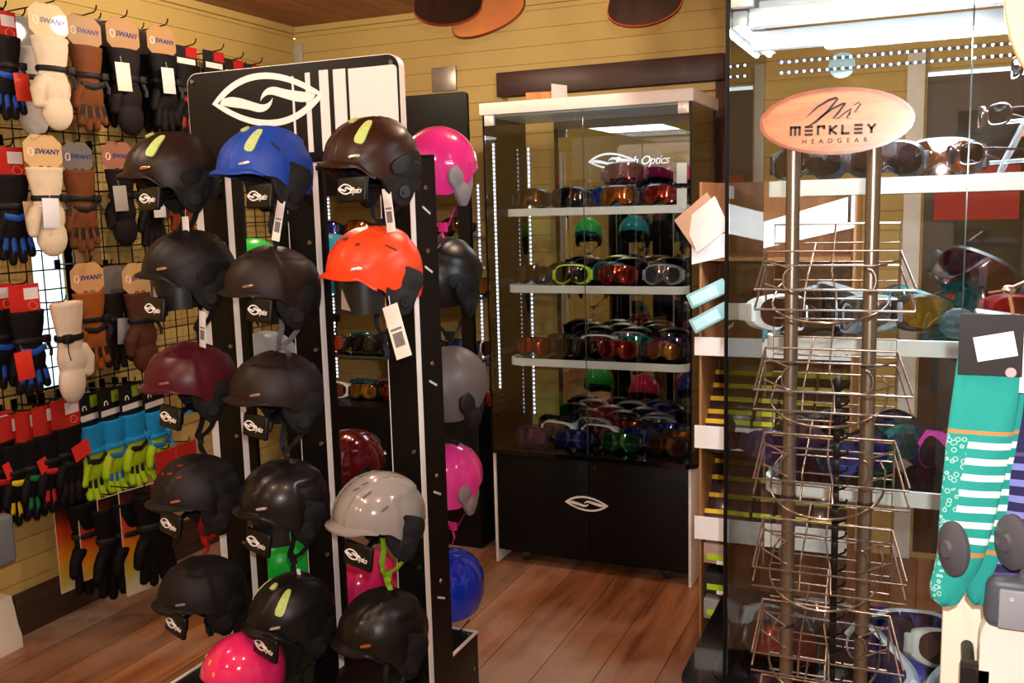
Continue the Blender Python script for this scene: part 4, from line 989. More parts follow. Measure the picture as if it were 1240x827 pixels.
brush([(.003, .033), (-.012, .014), (-.028, .000), (-.042, -.008)], [.0012, .0018, .0018, .0003])
brush([(-.024, .004), (-.005, .018), (.010, .025), (.014, .025)], [.0006, .0014, .0016, .0006])
brush([(.014, .026), (.004, .012), (-.003, .004), (.004, .004), (.014, .012), (.022, .017), (.020, .010), (.016, .004), (.022, .003)], [.0012, .0016, .0012, .0008, .001, .0016, .0016, .001, .0003])
brush([(.026, .022), (.032, .026), (.035, .023), (.030, .016), (.026, .012), (.033, .013)], [.0006, .0008, .001, .001, .0008, .0003])
part('m2_mark', mb.data('m2', smooth=False, weld=False), INK, sg)
# baskets
def basket(mbz, w0=.098, w1=.122):
    mb = MB(); r = .0017
    z = 0
    def T(*p, rr=r, closed=False): mb.tube(p, rr, 6, closed=closed)
    # tall back rectangle
    T((-.095, .055, .07), (.095, .055, .07), (.095, .055, -.05), (-.095, .055, -.05), closed=True)
    for zz in (.04, .01, -.02): T((-.095, .055, zz), (.095, .055, zz))
    # front flaring tray
    T((-w0, -.01, .03), (w0, -.01, .03)); T((-w0, -.01, .008), (w0, -.01, .008))
    T((-w0, -.01, .03), (-w1+.02, -.09, -.025)); T((w0, -.01, .03), (w1, -.09, -.02))
    T((-w1+.02, -.10, -.022), (w1, -.10, -.022), (w1, -.10, -.052), (-w1+.02, -.10, -.052), closed=True)
    T((-w0, -.01, .03), (-w0, -.01, -.05)); T((w0, -.01, .03), (w0, -.01, -.045))
    T((0, .055, .07), (0, -.01, .0), (.012, -.06, -.03), (.016, -.10, -.052)); T((-.03, .055, .04), (-.034, -.04, -.02), (-.03, -.10, -.052))
    T((w0, -.01, .008), (w1, -.09, -.05)); T((-w0, -.01, .008), (-w1+.02, -.09, -.05))
    # rounded cradle ring
    P = [(-.045+.045-.085*math.cos(PI*k/16), -.02-.11*math.sin(PI*k/16), -.045-.022*math.sin(PI*k/16)) for k in range(17)]
    T(*P, rr=.0021); T(P[0], (-.085, .03, -.03), (-.075, .055, -.02)); T(P[-1], (.085, .03, -.03), (.075, .055, -.02))
    # little hooks left and right
    for s in (-1, 1):
        T(*[(s*(.055+.012*math.cos(a)), -.05+.0*a, -.012+.018*math.sin(a)) for a in [R(k) for k in range(-90, 100, 30)]], rr=.0018)
        T((s*.055, -.05, .006), (s*w0, -.02, .016)); T((s*.055, -.05, -.030), (s*w0, -.02, -.02))
    return mb.data('wire_basket', angle=60)
bk = basket(0)
for k, py in enumerate((330, 452, 560, 668, 772, 868)):
    z = at(1015, py, 1, 1.5).z
    part('wire_basket', bk, WIRE, ms, (.0, .0, z))
mb = MB()
for k in range(34):
    z = 1.33-k*.0265; mb.box(-.005, .005, -.006, .006, z-.024, z, .001); mb.tube([(.004, -.008, z-.02), (.016, -.014, z-.012), (.018, -.014, z-.005)], .002, 5)
part('ratchet_strip', mb.data('ratchet'), mat('1a1614', .35, .5), ms, (.015, -.03, 0), label='black notched strip')

# ------------------------------------------------------------------ sock display (far right)
PX0 = at(1143, 700, 1, 1.38).x
sp = single('white_panel', MB().box(PX0, PX0+.45, 1.38, 1.40, .0, 1.20, .003), mat('d9d4c2', .5, var=.03), 'cream upright board behind the hanging socks at the right edge', 'board')
def sock_mat(base, light, rust, leop=True, lav=False):
    m, nt, b = new_mat('sock_knit'); N = nt.nodes; L_ = nt.links
    tc = N.new('ShaderNodeTexCoord'); sx = N.new('ShaderNodeSeparateXYZ'); L_.new(tc.outputs['Object'], sx.inputs[0])
    def M_(op, a, b_=None):
        n = N.new('ShaderNodeMath'); n.operation = op
        for i, v in enumerate((a, b_)):
            if v is None: continue
            if isinstance(v, (int, float)): n.inputs[i].default_value = v
            else: L_.new(v, n.inputs[i])
        return n.outputs[0]
    z = sx.outputs[2]; x = sx.outputs[0]
    st = M_('LESS_THAN', M_('FRACT', M_('DIVIDE', M_('ADD', z, 1.), .0205)), .42)
    zone = M_('MULTIPLY', M_('LESS_THAN', z, -.088), M_('GREATER_THAN', z, -.232))
    right = M_('GREATER_THAN', x, M_('SUBTRACT', -.012, M_('MULTIPLY', M_('ADD', z, .1), -.12))) if leop else M_('GREATER_THAN', x, -1.)
    stripes = M_('MULTIPLY', M_('MULTIPLY', st, zone), right)
    vo = N.new('ShaderNodeTexVoronoi'); vo.inputs['Scale'].default_value = 130; L_.new(tc.outputs['Object'], vo.inputs['Vector'])
    dots = M_('MULTIPLY', M_('MULTIPLY', M_('GREATER_THAN', vo.outputs['Distance'], .28), M_('LESS_THAN', vo.outputs['Distance'], .44)), M_('MULTIPLY', M_('SUBTRACT', 1., right), M_('LESS_THAN', z, -.075)))
    f = M_('ADD', stripes, M_('MULTIPLY', dots, .5))
    mx = N.new('ShaderNodeMix'); mx.data_type = 'RGBA'; mx.inputs['A'].default_value = lin(base); mx.inputs['B'].default_value = lin(light); L_.new(f, mx.inputs['Factor'])
    band = M_('ADD', M_('MULTIPLY', M_('LESS_THAN', z, -.232), M_('GREATER_THAN', z, -.238)), M_('MULTIPLY', M_('LESS_THAN', z, -.075), M_('GREATER_THAN', z, -.080)))
    m2 = N.new('ShaderNodeMix'); m2.data_type = 'RGBA'; m2.inputs['B'].default_value = lin(rust); L_.new(mx.outputs['Result'], m2.inputs['A']); L_.new(band, m2.inputs['Factor'])
    L_.new(m2.outputs['Result'], b.inputs['Base Color']); b.inputs['Roughness'].default_value = .9
    wv = N.new('ShaderNodeTexNoise'); wv.inputs['Scale'].default_value = 600; L_.new(tc.outputs['Object'], wv.inputs['Vector'])
    bp = N.new('ShaderNodeBump'); bp.inputs['Strength'].default_value = .5; bp.inputs['Distance'].default_value = .002; L_.new(wv.outputs['Fac'], bp.inputs['Height']); L_.new(bp.outputs[0], b.inputs['Normal'])
    return m
def sock_mesh(pts, ws, th=.010):
    mb = MB(); mb.tube([Vector((x, .0, z)) for x, z in pts], ws, 18, ry=th, up=None)
    return mb
def sock(name, pts, ws, material, parent, loc, th=.010, **k):
    mb = MB(); n = len(pts); nu = 24; rows = []
    for i, (x, z) in enumerate(pts):
        a = Vector(pts[max(0, i-1)]); b = Vector(pts[min(n-1, i+1)]); d = (b-a).normalized(); nn = Vector((-d.y, d.x))
        rows.append([mb.bm.verts.new((x+nn.x*ws[i]*math.cos(2*PI*j/nu), th*(1 if i < n-1 else .5)*math.sin(2*PI*j/nu)+.0015*math.sin(i*1.3+j), z+nn.y*ws[i]*math.cos(2*PI*j/nu))) for j in range(nu)])
    for i in range(n-1):
        for j in range(nu): mb.bm.faces.new((rows[i][j], rows[i][(j+1) % nu], rows[i+1][(j+1) % nu], rows[i+1][j]))
    mb.bm.faces.new(rows[0]); mb.bm.faces.new(rows[-1])
    me = mb.data('sock', angle=60)
    return part(name, me, material, parent, loc, **k)
TEAL = sock_mat('1e9a92', 'd4efe6', 'c08a50'); NAVY = sock_mat('262252', '8088d0', '5a4a80', leop=False)
c0 = at(1192, 448, 1, 1.28)
sk = thing('sock_pair', 'pair of long teal ski socks with white stripes and leopard panel on a black card', 'socks', (c0.x, 1.28, c0.z))
legp = [(.012, .03), (.008, -.02), (.004, -.06), (.0, -.10), (-.004, -.14), (-.008, -.18), (-.012, -.22), (-.016, -.245), (-.022, -.265), (-.028, -.285), (-.030, -.300), (-.029, -.308)]
legw = [.037, .037, .037, .036, .034, .032, .029, .026, .023, .021, .017, .008]
sock('sock', legp, legw, TEAL, sk, (-.004, 0, 0), .008)
sock('sock', [(x*.6+.012, z) for x, z in legp], [w*.7 for w in legw], TEAL, sk, (.01, .018, -.0), .008)
part('header_card', MB().box(-.035, .035, -.0115, -.010, -.005, .07).data('hc', smooth=False), mat('1a1412', .5), sk, (.005, 0, 0))
part('white_sticker', MB().box(-.022, .022, -.0125, -.0115, -.016, .014), PAPER, sk, (.01, 0, .032), (0, R(-12), 0), label='white price sticker')
part('round_badge', MB().cyl((.028, -.0125, 0), (.028, -.0115, 0), .006, 16), mat('d8a0a0', .5), sk)
c1 = at(1226, 520, 1, 1.3)
sk2 = thing('sock_pair', 'teal pair of socks partly hidden behind the striped leopard pair', 'socks', (c1.x+.01, 1.315, c1.z))
sock('sock', [(0, .06), (.0, .0), (-.004, -.03), (-.012, -.05), (-.016, -.062)], [.022, .024, .026, .02, .01], mat('1e8a84', .9, bump=.5, var=.15, nscale=200), sk2, (0, 0, 0), .009)
part('gold_band', MB().box(-.022, .022, -.010, .010, -.012, -.009), mat('c0a050', .8), sk2)
c2 = at(1222, 590, 1, 1.29)
sk3 = thing('sock_pair', 'navy and lavender striped socks with grey heels to the right of the teal pair', 'socks', (c2.x+.004, 1.30, c2.z+.12))
sock('sock', [(.02, .0), (.016, -.06), (.010, -.10), (.006, -.14), (.002, -.18), (-.002, -.21), (-.006, -.235), (-.008, -.262), (-.006, -.27)], [.02, .022, .022, .021, .02, .02, .018, .014, .006], NAVY, sk3, (0, 0, 0), .009)
sock('sock', [(.05, .0), (.048, -.06), (.046, -.10), (.044, -.14), (.042, -.18), (.04, -.21), (.038, -.235), (.036, -.256), (.037, -.262)], [.018, .02, .02, .019, .019, .018, .016, .012, .006], NAVY, sk3, (0, .012, 0), .009)
sk4 = thing('sock_pair', 'red socks just showing at the right edge behind the navy pair', 'socks', (c2.x+.075, 1.33, c2.z+.05))
sock('sock', [(0, .05), (0, -.05), (-.002, -.1), (-.004, -.112)], [.02, .02, .018, .008], mat('a01c28', .9, bump=.5), sk4, (0, 0, 0), .009)
# plastic discs (peg ends)
dm = MB()
for r0, y in ((.004, -.012), (.010, -.010), (.024, -.004), (.026, 0), (.024, .004), (.008, .006)): pass
def disc_mesh():
    mb = MB(); prof = [(.0, -.010), (.007, -.010), (.009, -.006), (.020, -.003), (.0255, .001), (.0255, .006), (.018, .005), (.006, .008), (.0, .008)]
    V = mb.grid(lambda i, j: (lambda q: Vector((q[0]*math.cos(2*PI*i), q[1], q[0]*1.35*math.sin(2*PI*i))))(prof[min(len(prof)-1, round(j*(len(prof)-1)))]), 32, len(prof), True)
    return mb.data('disc', angle=40)
dmesh = disc_mesh()
for k, (px, py) in enumerate(((1152, 668), (1224, 660))):
    q = at(px, py, 1, 1.24)
    hk = thing('display_hook', ['white board peg with grey oval end disc left of the teal socks', 'peg with grey oval end disc in front of the navy socks'][k], 'hook', (q.x, 1.38, q.z))
    part('end_disc', dmesh, mat('4a4a50', .4), hk, (0, -.13, 0), (0, 0, R(-50)))
    part('peg', MB().cyl((0, -.12, 0), (0, 0, 0), .0035, 10), STEEL, hk)
# top bar with steel hook, price label box
q = at(1222, 352, 1, 1.3)
hk = thing('display_hook', 'shiny steel forked hook above the sock cards', 'hook', (q.x, 1.31, q.z))
part('prongs', MB().tube([(0, 0, 0), (.004, -.01, -.02), (.008, -.02, -.05)], .0025, 8).tube([(0, 0, 0), (.02, -.01, .012), (.035, -.02, .026)], .0025, 8).tube([(0, 0, 0), (-.015, .0, -.003), (-.022, .0, -.004)], .0022, 8), mat('c8b8a8', .2, 1.), hk)
part('knuckle', MB().ell((0, -.002, 0), (.008, .006, .006)), mat('d8d8e0', .15, 1.), hk)
bx = thing('price_label_box', 'grey and white label holder box above the teal socks', 'label holder', (at(1205, 430, 1, 1.27).x+.01, 1.30, at(1205, 430, 1, 1.27).z))
part('body', MB().box(-.038, .03, -.01, .04, .0, .045, .003), mat('585458', .4), bx, (0, 0, 0), (0, R(8), 0))
part('white_flap', MB().box(.012, .05, -.022, -.018, -.045, .03, .001), mat('e4e6ee', .4), bx, (.01, 0, 0), (0, R(4), R(-12)), label='white front flap')
part('lettering', text_mesh('N', .008), mat('404048', .5), bx, (.04, -.026, .01))
part('clip', MB().box(-.022, -.004, -.016, -.01, .01, .026, .001).box(-.034, -.026, -.014, -.01, .0, .026), mat('8a8690', .3, .6), bx)
# grey camera case at the bottom
q = at(1228, 742, 1, 1.26)
gb = thing('plastic_clip_case', 'grey rounded plastic case hanging below the navy socks', 'case', (q.x, 1.3, q.z))
part('body', MB().box(-.032, .04, -.02, .05, -.034, .036, .014, 3), mat('4c5058', .4), gb); part('face_plate', MB().box(-.016, .034, -.024, -.018, -.03, .022, .003), mat('8d9096', .4), gb, label='lighter grey face plate')
part('lettering', text_mesh('OXO'[:1], .006), PAPER, gb, (-.002, -.0245, .01))
q = at(1240, 822, 1, 1.3)
rp = [(-.055+.055-.06*math.cos(PI*k/20), .06*math.sin(PI*k/20)) for k in range(21)]
single('rounded_panel', MB().poly([(-.06, -q.z)]+rp+[(.06, -q.z)], 'y', -.012, .012).data('rp', angle=40), mat('e2ded4', .35, coat=.3, var=.02), 'white round-topped board standing at the bottom right corner', 'board', loc=(q.x+.008, 1.31, q.z+.045))
q = at(1184, 815, 1, 1.3)
single('camera_mount', MB().box(-.02, .016, -.012, .012, -.03, .008, .003).box(.006, .014, -.008, .008, .006, .026, .002).cyl((-.01, -.014, .0), (-.01, .07, .0), .008), mat('1c1818', .5), 'small black plastic mount in front of the cream board, bottom right', 'mount', loc=(q.x, 1.31, q.z))

# ------------------------------------------------------------------ snowboards hanging from the ceiling
def board_outline(w, Lh, n=14):
    P = []; r = w/2
    for s in (1, -1):
        P += [(math.cos(PI*k/n)*r*s, s*(Lh/2-.13) + s*math.sin(PI*k/n)**.9*.13) for k in range(n+1)]
    return P
def snowboard(label, loc, rot, w=.29, Lh=1.5, face='08090a', edge='6a2c18', back='08090a', rough=.35):
    t = thing('snowboard', label, 'snowboard', loc, rot=rot)
    part('core', MB().poly([(x, z) for x, z in board_outline(w, Lh)], 'y', -.005, .005).data('core', angle=40), mat(edge, .45, var=.2), t)
    part('top_sheet', MB().poly([(x*.975, z*.995+0) for x, z in board_outline(w, Lh)], 'y', -.0065, -.004).data('ts', angle=40), mat(face, rough, coat=.5, var=.1), t)
    part('base_sheet', MB().poly([(x*.97, z*.99) for x, z in board_outline(w, Lh)], 'y', .004, .0062).data('bs', angle=40), mat(back, .4, var=.15), t)
    part('hanging_cord', MB().cyl((0, 0, Lh/2-.05), (0, 0, Lh/2+.02), .003, 6), mat('222222', .6), t)
    return t
q = at(766, 37, 1, 3.3)
snowboard('black snowboard with red-brown rim slung under the ceiling near the glass case', (q.x, 3.3+.33, q.z+.33), (R(-45), 0, R(4)), .27, .9)
q = at(510, 36, 1, 3.3)
snowboard('black snowboard slung under the ceiling above the helmet rack', (q.x-.02, 3.3+.33, q.z+.33), (R(-45), 0, R(20)), .27, .9)
q = at(590, 45, 1, 3.45)
snowboard('bare reddish wood snowboard slung beside the black one under the ceiling', (q.x-.11, 3.45+.3, q.z+.30), (R(-48), R(-14), R(8)), .31, .9, face='a8683c', edge='5c2c18', rough=.5)
q = at(1246, 112, 1, 1.35)
snowboard('pale wood snowboard tip with dark blue stripe hanging at the top right edge', (q.x+.012, 1.35, q.z+.45), (0, R(-3), R(0)), .125, .9, face='e4cfa4', edge='c89050', back='d0b080', rough=.35)
nb = [o for o in C.objects if o.name.startswith('snowboard')][-1]
part('blue_stripe', MB().poly([(x*.40+.008, z*.83) for x, z in board_outline(.125, .9)], 'y', -.0075, -.0064).data('stripe', angle=40), mat('243c78', .2, coat=.6), nb, label='dark blue graphic')

# ------------------------------------------------------------------ gloves on the left wall
GX = XL+.045
grid = thing('gridwall_panel', 'black wire grid panel with glove hooks on the left wall', 'grid panel', (GX, 3.05, 0))
mb = MB(); r = .0028
y = 1.9
while y <= 4.2: mb.cyl((0, y-3.05, .72), (0, y-3.05, 2.36), r, 6); y += .0765
z = .72
while z <= 2.37: mb.cyl((.004, 1.9-3.05, z), (.004, 4.2-3.05, z), r, 6); z += .0765
part('wire_mesh', mb.data('wires'), mat('0d0c0d', .4, .3), grid)
for y in (2.0, 2.98, 4.15):
    part('standoff', MB().box(-.045, .0, y-3.05-.01, y-3.05+.01, .9, .93).box(-.045, .0, y-3.05-.01, y-3.05+.01, 2.1, 2.13), BLACK, grid)
def hook(y, z, ln):
    mb = MB().tube([(0, 0, 0), (ln*.7, 0, .006), (ln-.012, 0, .012), (ln, 0, .022), (ln+.004, 0, .036)], .0028, 6).box(-.004, .006, -.012, .012, -.02, .02, .002)
    part('hook', mb, mat('0d0c0d', .3, .5), grid, (0, y-3.05, z))
def glove_hand(mitt=False, claw=0.):
    mb = MB()
    if mitt:
        mb.ell((0, 0, -.150), (.052, .024, .060)); mb.ell((.004, 0, -.215), (.048, .024, .062)); mb.ell((0, 0, -.11), (.044, .024, .04))
        mb.tube([(-.035, -.004, -.125), (-.056, -.008, -.16), (-.058, -.008, -.195)], [.02, .021, .015], 12)
        mb.ell((-.058, -.008, -.198), (.015, .015, .017))
    else:
        mb.ell((0, 0, -.150), (.050, .022, .055)); mb.ell((0, 0, -.115), (.042, .022, .04)); mb.box(-.042, .042, -.016, .016, -.195, -.12, .012, 3)
        for k, (x, l) in enumerate(((-.036, .062), (-.013, .078), (.012, .074), (.035, .056))):
            x2 = x*1.25; zz = -.185
            mb.tube([(x, 0, zz), (x*1.1, -.004, zz-l*.5), (x2, -.004+claw, zz-l)], [.0135, .013, .0118], 10); mb.ell((x2, -.004+claw, zz-l), (.0118, .0118, .013), 10, 8)
        mb.tube([(-.036, -.006, -.13), (-.056, -.012, -.16), (-.064, -.014, -.19)], [.017, .0155, .013], 10); mb.ell((-.064, -.014, -.192), (.013, .013, .015), 10, 8)
    return fuse(mb, .0042, 4)
def cuff_mesh(w=.047, flare=.054):
    mb = MB(); n = 28
    prof = [(0, flare), (.004, flare+.003), (.012, flare), (.03, flare-.001), (.05, flare-.005), (.075, w-.002), (.085, w-.006), (.10, w)]
    def f(i, j):
        k = min(len(prof)-1, round(j*(len(prof)-1))); z, w_ = prof[k]; a = 2*PI*i
        wr = 1+.05*noise.noise(Vector((math.cos(a)*2, math.sin(a)*2, z*60)))
        return Vector((w_*math.cos(a)*wr, .52*w_*math.sin(a)*wr, -z))
    V = mb.grid(f, n, len(prof), True); mb.bm.faces.new([V[i][-1] for i in range(n)])
    W = [mb.bm.verts.new(Vector((v[0].co.x*.93, v[0].co.y*.9, -.01))) for v in V]
    for i in range(n): mb.bm.faces.new((V[i][0], V[(i+1) % n][0], W[(i+1) % n], W[i]))
    mb.bm.faces.new(W)
    return mb.data('cuff', angle=60)
def strap_ring():
    mb = MB(); P = [Vector((.046*math.cos(2*PI*k/28), .027*math.sin(2*PI*k/28), -.094)) for k in range(28)]
    mb.tube(P, .0085, 6, ry=.0025, closed=True, up=(0, 0, 1)); mb.box(.028, .052, -.03, -.012, -.106, -.082, .003)
    mb.tube([(.04, -.02, -.1), (.05, -.026, -.13), (.046, -.028, -.15)], .005, 6, ry=.0016)
    return mb.data('strap', angle=50)
def finger_panels(k):
    mb = MB()
    if k < 4:
        x, l = ((-.036, .05), (-.013, .062), (.012, .06), (.035, .045))[k]
        mb.tube([(x, -.0105, -.19), (x*1.1, -.0125, -.19-l*.5), (x*1.2, -.0105, -.19-l*.95)], .0085, 8, ry=.004, up=(1, 0, 0))
    else: mb.tube([(-.04, -.019, -.125), (0, -.0245, -.132), (.04, -.018, -.118)], .010, 8, ry=.003, up=(0, 0, 1))
    return mb.data('panel', angle=50)
def octo(w, h): c = w*.22; return [(w/2-c, h), (-w/2+c, h), (-w/2, h-c), (-w/2, c), (-w/2+c, 0), (w/2-c, 0), (w/2, c), (w/2, h-c)]
def glove_obj(name, label, p, hand='0f0d0e', cuff=None, mitt=False, strap='121012', panel=None, rough=.7, card=None, cardtxt=None, rz=0., sc=1., tag=None, swing=0., flip=False, patchc=None, hooklen=None, claw=0., depth=1.):
    """hangs from p (top of the card) and faces the room"""
    t = thing(name, label, 'mitten' if mitt else 'glove', p, rot=(0, 0, R(90)+rz))
    t.scale = (sc*1.24*(-1 if flip else 1), sc*1.1*depth, sc*1.06)
    t['group'] = 'gloves and mittens on the wall grid'
    drop = .0
    if card:
        c, w, h, octa = card
        drop = h*.93
        mb = MB().poly(octo(w, h), 'y', -.0008, .0008) if octa else MB().box(-w/2, w/2, -.0008, .0008, 0, h)
        hc = part('header_card', mb.data('card', smooth=False), mat(c, .5, coat=.08 if octa else 0, var=.08), t, (0, 0, -h))
        if cardtxt == 'swany':
            part('card_lettering', text_mesh('SWANY', .022, .2, .0008, .0004), mat('2a3478', .4), hc, (.012, -.0014, h*.52), scale=((-1 if flip else 1), 1, 1))
            part('emblem', hm('emb', lambda: MB().tube([Vector((math.cos(a)*.008, 0, math.sin(a)*.012)) for a in [2*PI*k/12 for k in range(12)]], .0014, 5, closed=True).data('emb')), mat('efe8dc', .4), hc, (-w*.33, -.0014, h*.5))
            part('rings', hm('ring', lambda: MB().tube([Vector((-.012+math.cos(a)*.008, 0, math.sin(a)*.008)) for a in [2*PI*k/12 for k in range(12)]], .0014, 5, closed=True).tube([Vector((.012+math.cos(a)*.008, 0, math.sin(a)*.008)) for a in [2*PI*k/12 for k in range(12)]], .0014, 5, closed=True).data('ring')), STEEL, hc, (0, -.003, .004))
        elif cardtxt == 'red':
            part('sticker', MB().box(-w*.02, w*.45, -.0016, -.0009, h*.45, h*.85), mat('d8d0d0', .5), hc)
            part('swirl', MB().tube([Vector((w*.25+math.cos(a)*.010*(1+a*.1), -.001, h*.25+math.sin(a)*.010*(1+a*.1))) for a in [k*.5 for k in range(14)]], .0006, 4), mat('e8b0a0', .5), hc)
        elif cardtxt == 'scott':
            part('lime_label', MB().box(w*.05, w*.42, -.0016, -.0009, h*.55, h*.9), mat('7a8c20', .5), hc)
            part('white_print', MB().box(-w*.4, w*.45, -.0016, -.0009, h*.18, h*.36).tube([Vector((-w*.18+math.cos(a)*.008, -.001, h*.55+math.sin(a)*.010)) for a in [R(k) for k in range(-30, 240, 30)]], .002, 4), mat('d8d4d0', .5), hc)
        elif cardtxt == 'bw':
            part('red_label', MB().box(w*.0, w*.5, -.0016, -.0009, h*.5, h*1.0), mat('a81c20', .5), hc)
            part('white_print', MB().box(-w*.4, w*.4, -.0016, -.0009, h*.15, h*.42), mat('d8d4d0', .5), hc)
    zz = -drop
    part('hand', hm(('hand', mitt, claw), lambda: glove_hand(mitt, claw)), mat(hand, rough, var=.12, nscale=40, bump=.35, bscale=250, spec=.15), t, (0, 0, zz))
    part('cuff', hm('cuff', cuff_mesh), mat(cuff or hand, rough, var=.12, nscale=40, bump=.35, bscale=250, spec=.15), t, (0, 0, zz))
    if strap: part('wrist_strap', hm('wstrap', strap_ring), mat(strap, .6), t, (0, 0, zz))
    if panel and not mitt:
        for k_ in range(5): part('finger_panel', hm(('fpan', k_), lambda: finger_panels(k_)), mat(panel, .6, var=.15), t, (0, 0, zz), label='contrasting coloured panel')
    if patchc: part('label_patch', MB().box(-.035, .035, -.032, -.030, -.10, -.045).xf(Matrix.Rotation(R(-15), 4, 'Y')).data('pt', smooth=False), mat(patchc, .5), t, (0, 0, zz-.02), label='red paper label')
    if tag:
        c, dx, dz = tag
        part('hang_tag', hm('htag', lambda: MB().box(-.026, .026, -.0008, .0008, -.09, 0, .0003).tube([(0, 0, -.006), (0, .004, .02)], .0007, 4).data('htag')), mat(c, .5), t, (dx, -.038, zz+dz), (0, R(random.uniform(-6, 6)), 0))
    if hooklen is not None: hook(p.y, p.z-.008, (p.x-GX)+hooklen)
    return t
def G(px, py, x=-3.0): return at(px, py, 0, x)
SW = ('a07c56', .12, .108, True); SWG = ('6a6460', .105, .10, True); RED = ('b8241c', .095, .09, False)
CREAM = 'd8c8b0'; BRN = '6a3c1e'; DK = '0f0c0e'
N = glove_obj
# row 1 (top)
N('ski_glove', 'black and blue glove with red card at the top left edge', G(0, 12), DK, panel='1846a0', card=RED, cardtxt='red', hooklen=.03, tag=('b83020', .02, -.12))
N('ski_mitten', 'grey-white mitten hanging behind the big cream one at top left', G(28, 20, -3.06), 'b8aea8', mitt=True, card=SWG, hooklen=.01, sc=1.1)
N('ski_mitten', 'large cream mitten with black wrist strap, highest at the left', G(56, 4, -2.92), CREAM, mitt=True, card=('c8b088', .12, .108, True), cardtxt='swany', hooklen=.05, sc=1.12)
N('ski_glove', 'brown leather glove with black fingers right of the highest cream mitten', G(100, 18, -2.98), BRN, panel='1a1412', card=SW, cardtxt='swany', hooklen=.07, sc=1.1)
N('ski_mitten', 'charcoal mitten with a white hang tag in the top row', G(147, 22, -2.98), '191415', mitt=True, card=SW, cardtxt='swany', hooklen=.03, sc=1.15, tag=('e0d4c8', -.045, -.05))
N('ski_glove', 'black glove behind the charcoal mitten of the top row', G(122, 24, -3.08), '0e0b0c', card=SWG, hooklen=.0, sc=1.1)
N('ski_glove', 'black glove with a narrow pale tag in the top row', G(194, 32, -2.98), '0e0b0c', card=SW, cardtxt='swany', hooklen=.04, sc=1.1, tag=('c8c4c4', -.02, -.05))
N('ski_glove', 'black glove half hidden behind the one with the narrow pale tag', G(174, 36, -3.08), '0c0a0b', card=SWG, hooklen=.0, sc=1.1)
for k, (px, py, pn) in enumerate(((224, 56, '7a1a18'), (258, 62, '141214'), (282, 72, '141214'), (305, 78, '141214'))):
    N('ski_glove', ['black glove with red-black header card and a red fingertip, top row', 'black glove with white printed card beside the rack sign', 'black glove with small red-white card just left of the eye emblem', 'black glove on the last top hook behind the rack sign'][k],
      G(px, py, -3.0), '0b090a', card=('1c1a1a', .10, .075, False), cardtxt='bw', hooklen=.06, sc=1.12, panel=pn if k == 0 else None)
for k, (px, py) in enumerate(((212, 95), (240, 100))):
    N('ski_mitten', ['black mitten tucked low under the top row, left of the sign', 'black mitten tucked low under the top row, touching the sign edge'][k], G(px, py, -3.06), '0a0809', mitt=True, hooklen=.0, sc=1.1)
# row 2
N('ski_glove', 'black and blue glove with red card and tan tag at the left edge, second row', G(8, 178), DK, panel='1846a0', card=RED, cardtxt='red', hooklen=.03, sc=1.1, tag=('a89070', .03, -.08))
N('ski_mitten', 'cream mitten with a white and blue hang tag, second row', G(50, 163, -2.94), CREAM, mitt=True, card=('c8a878', .12, .108, True), cardtxt='swany', hooklen=.04, sc=1.1, tag=('dfe4ee', -.02, -.095))
N('ski_glove', 'brown leather glove right of the second row cream mitten', G(92, 172, -3.0), BRN, panel='1a1412', card=SWG, cardtxt='swany', hooklen=.02, sc=1.08)
N('ski_mitten', 'charcoal mitten with grey tag hanging second row right of the wood frame', G(142, 172, -3.0), '161112', mitt=True, card=('8e5e4a', .13, .105, True), cardtxt='swany', hooklen=.03, sc=1.05, tag=('9a9690', -.04, -.06))
N('ski_glove', 'dark glove with pale tag behind the top left helmet', G(178, 185, -3.02), '100c0d', card=SWG, hooklen=.0, sc=1.05, tag=('d0d4dc', .0, -.06))
N('ski_glove', 'rust-brown glove showing below the top left helmet', G(215, 200, -3.02), '6a3018', card=None, hooklen=.0, sc=1.05)
# row 3
N('ski_glove', 'black glove with red card at the left edge, third row', G(-3, 344, -3.04), DK, panel='1846a0', card=RED, cardtxt='red', hooklen=.0)
N('ski_glove', 'black and blue glove with red card and red-white tag, third row', G(28, 344, -2.98), DK, panel='1a50b0', card=RED, cardtxt='red', hooklen=.02, sc=1.08, tag=('c83020', -.05, -.12))
N('ski_mitten', 'cream mitten with black cord lock hanging askew in the third row', G(80, 366, -2.92), 'd8c8b4', mitt=True, sc=1.3, hooklen=.0, strap='15120f', rz=R(20), flip=True)
N('ski_glove', 'tan leather glove with printed card, third row above the lime gloves', G(104, 318, -3.0), '90501f', panel='1a1412', card=('c09464', .12, .108, True), cardtxt='swany', hooklen=.03, sc=1.08)
N('ski_mitten', 'brown mitten beside the maroon helmet, third row', G(166, 318, -2.98), '4a2a1c', mitt=True, card=('bd9668', .12, .108, True), cardtxt='swany', hooklen=.05, sc=1.15)
N('ski_glove', 'dark grey glove with thin grey tags between the tan and brown ones', G(135, 322, -3.05), '1c1514', card=SWG, hooklen=.0, sc=1.1, tag=('88888c', .0, -.09))
# row 4 left: black with red cards
for k, (px, py, fc) in enumerate(((-6, 500, 'a01818'), (14, 502, 'c8b020'), (36, 497, '186838'), (56, 490, 'b02020'), (78, 483, '1c1818'))):
    N('ski_glove', ['black glove with red card, leftmost in the lower left bunch', 'black glove with yellow finger panels in the lower left bunch', 'black glove with green finger panels in the lower left bunch', 'black glove with red finger panels in the lower left bunch', 'plain black glove with red label, rightmost in the lower left bunch'][k],
      G(px, py, -3.02+.012*k), '0d0a0b', panel=fc, card=('b02820', .115, .10, False), cardtxt='red', hooklen=.02, sc=1.05, patchc='d03028' if k in (0, 2, 4) else None, rz=R(8))
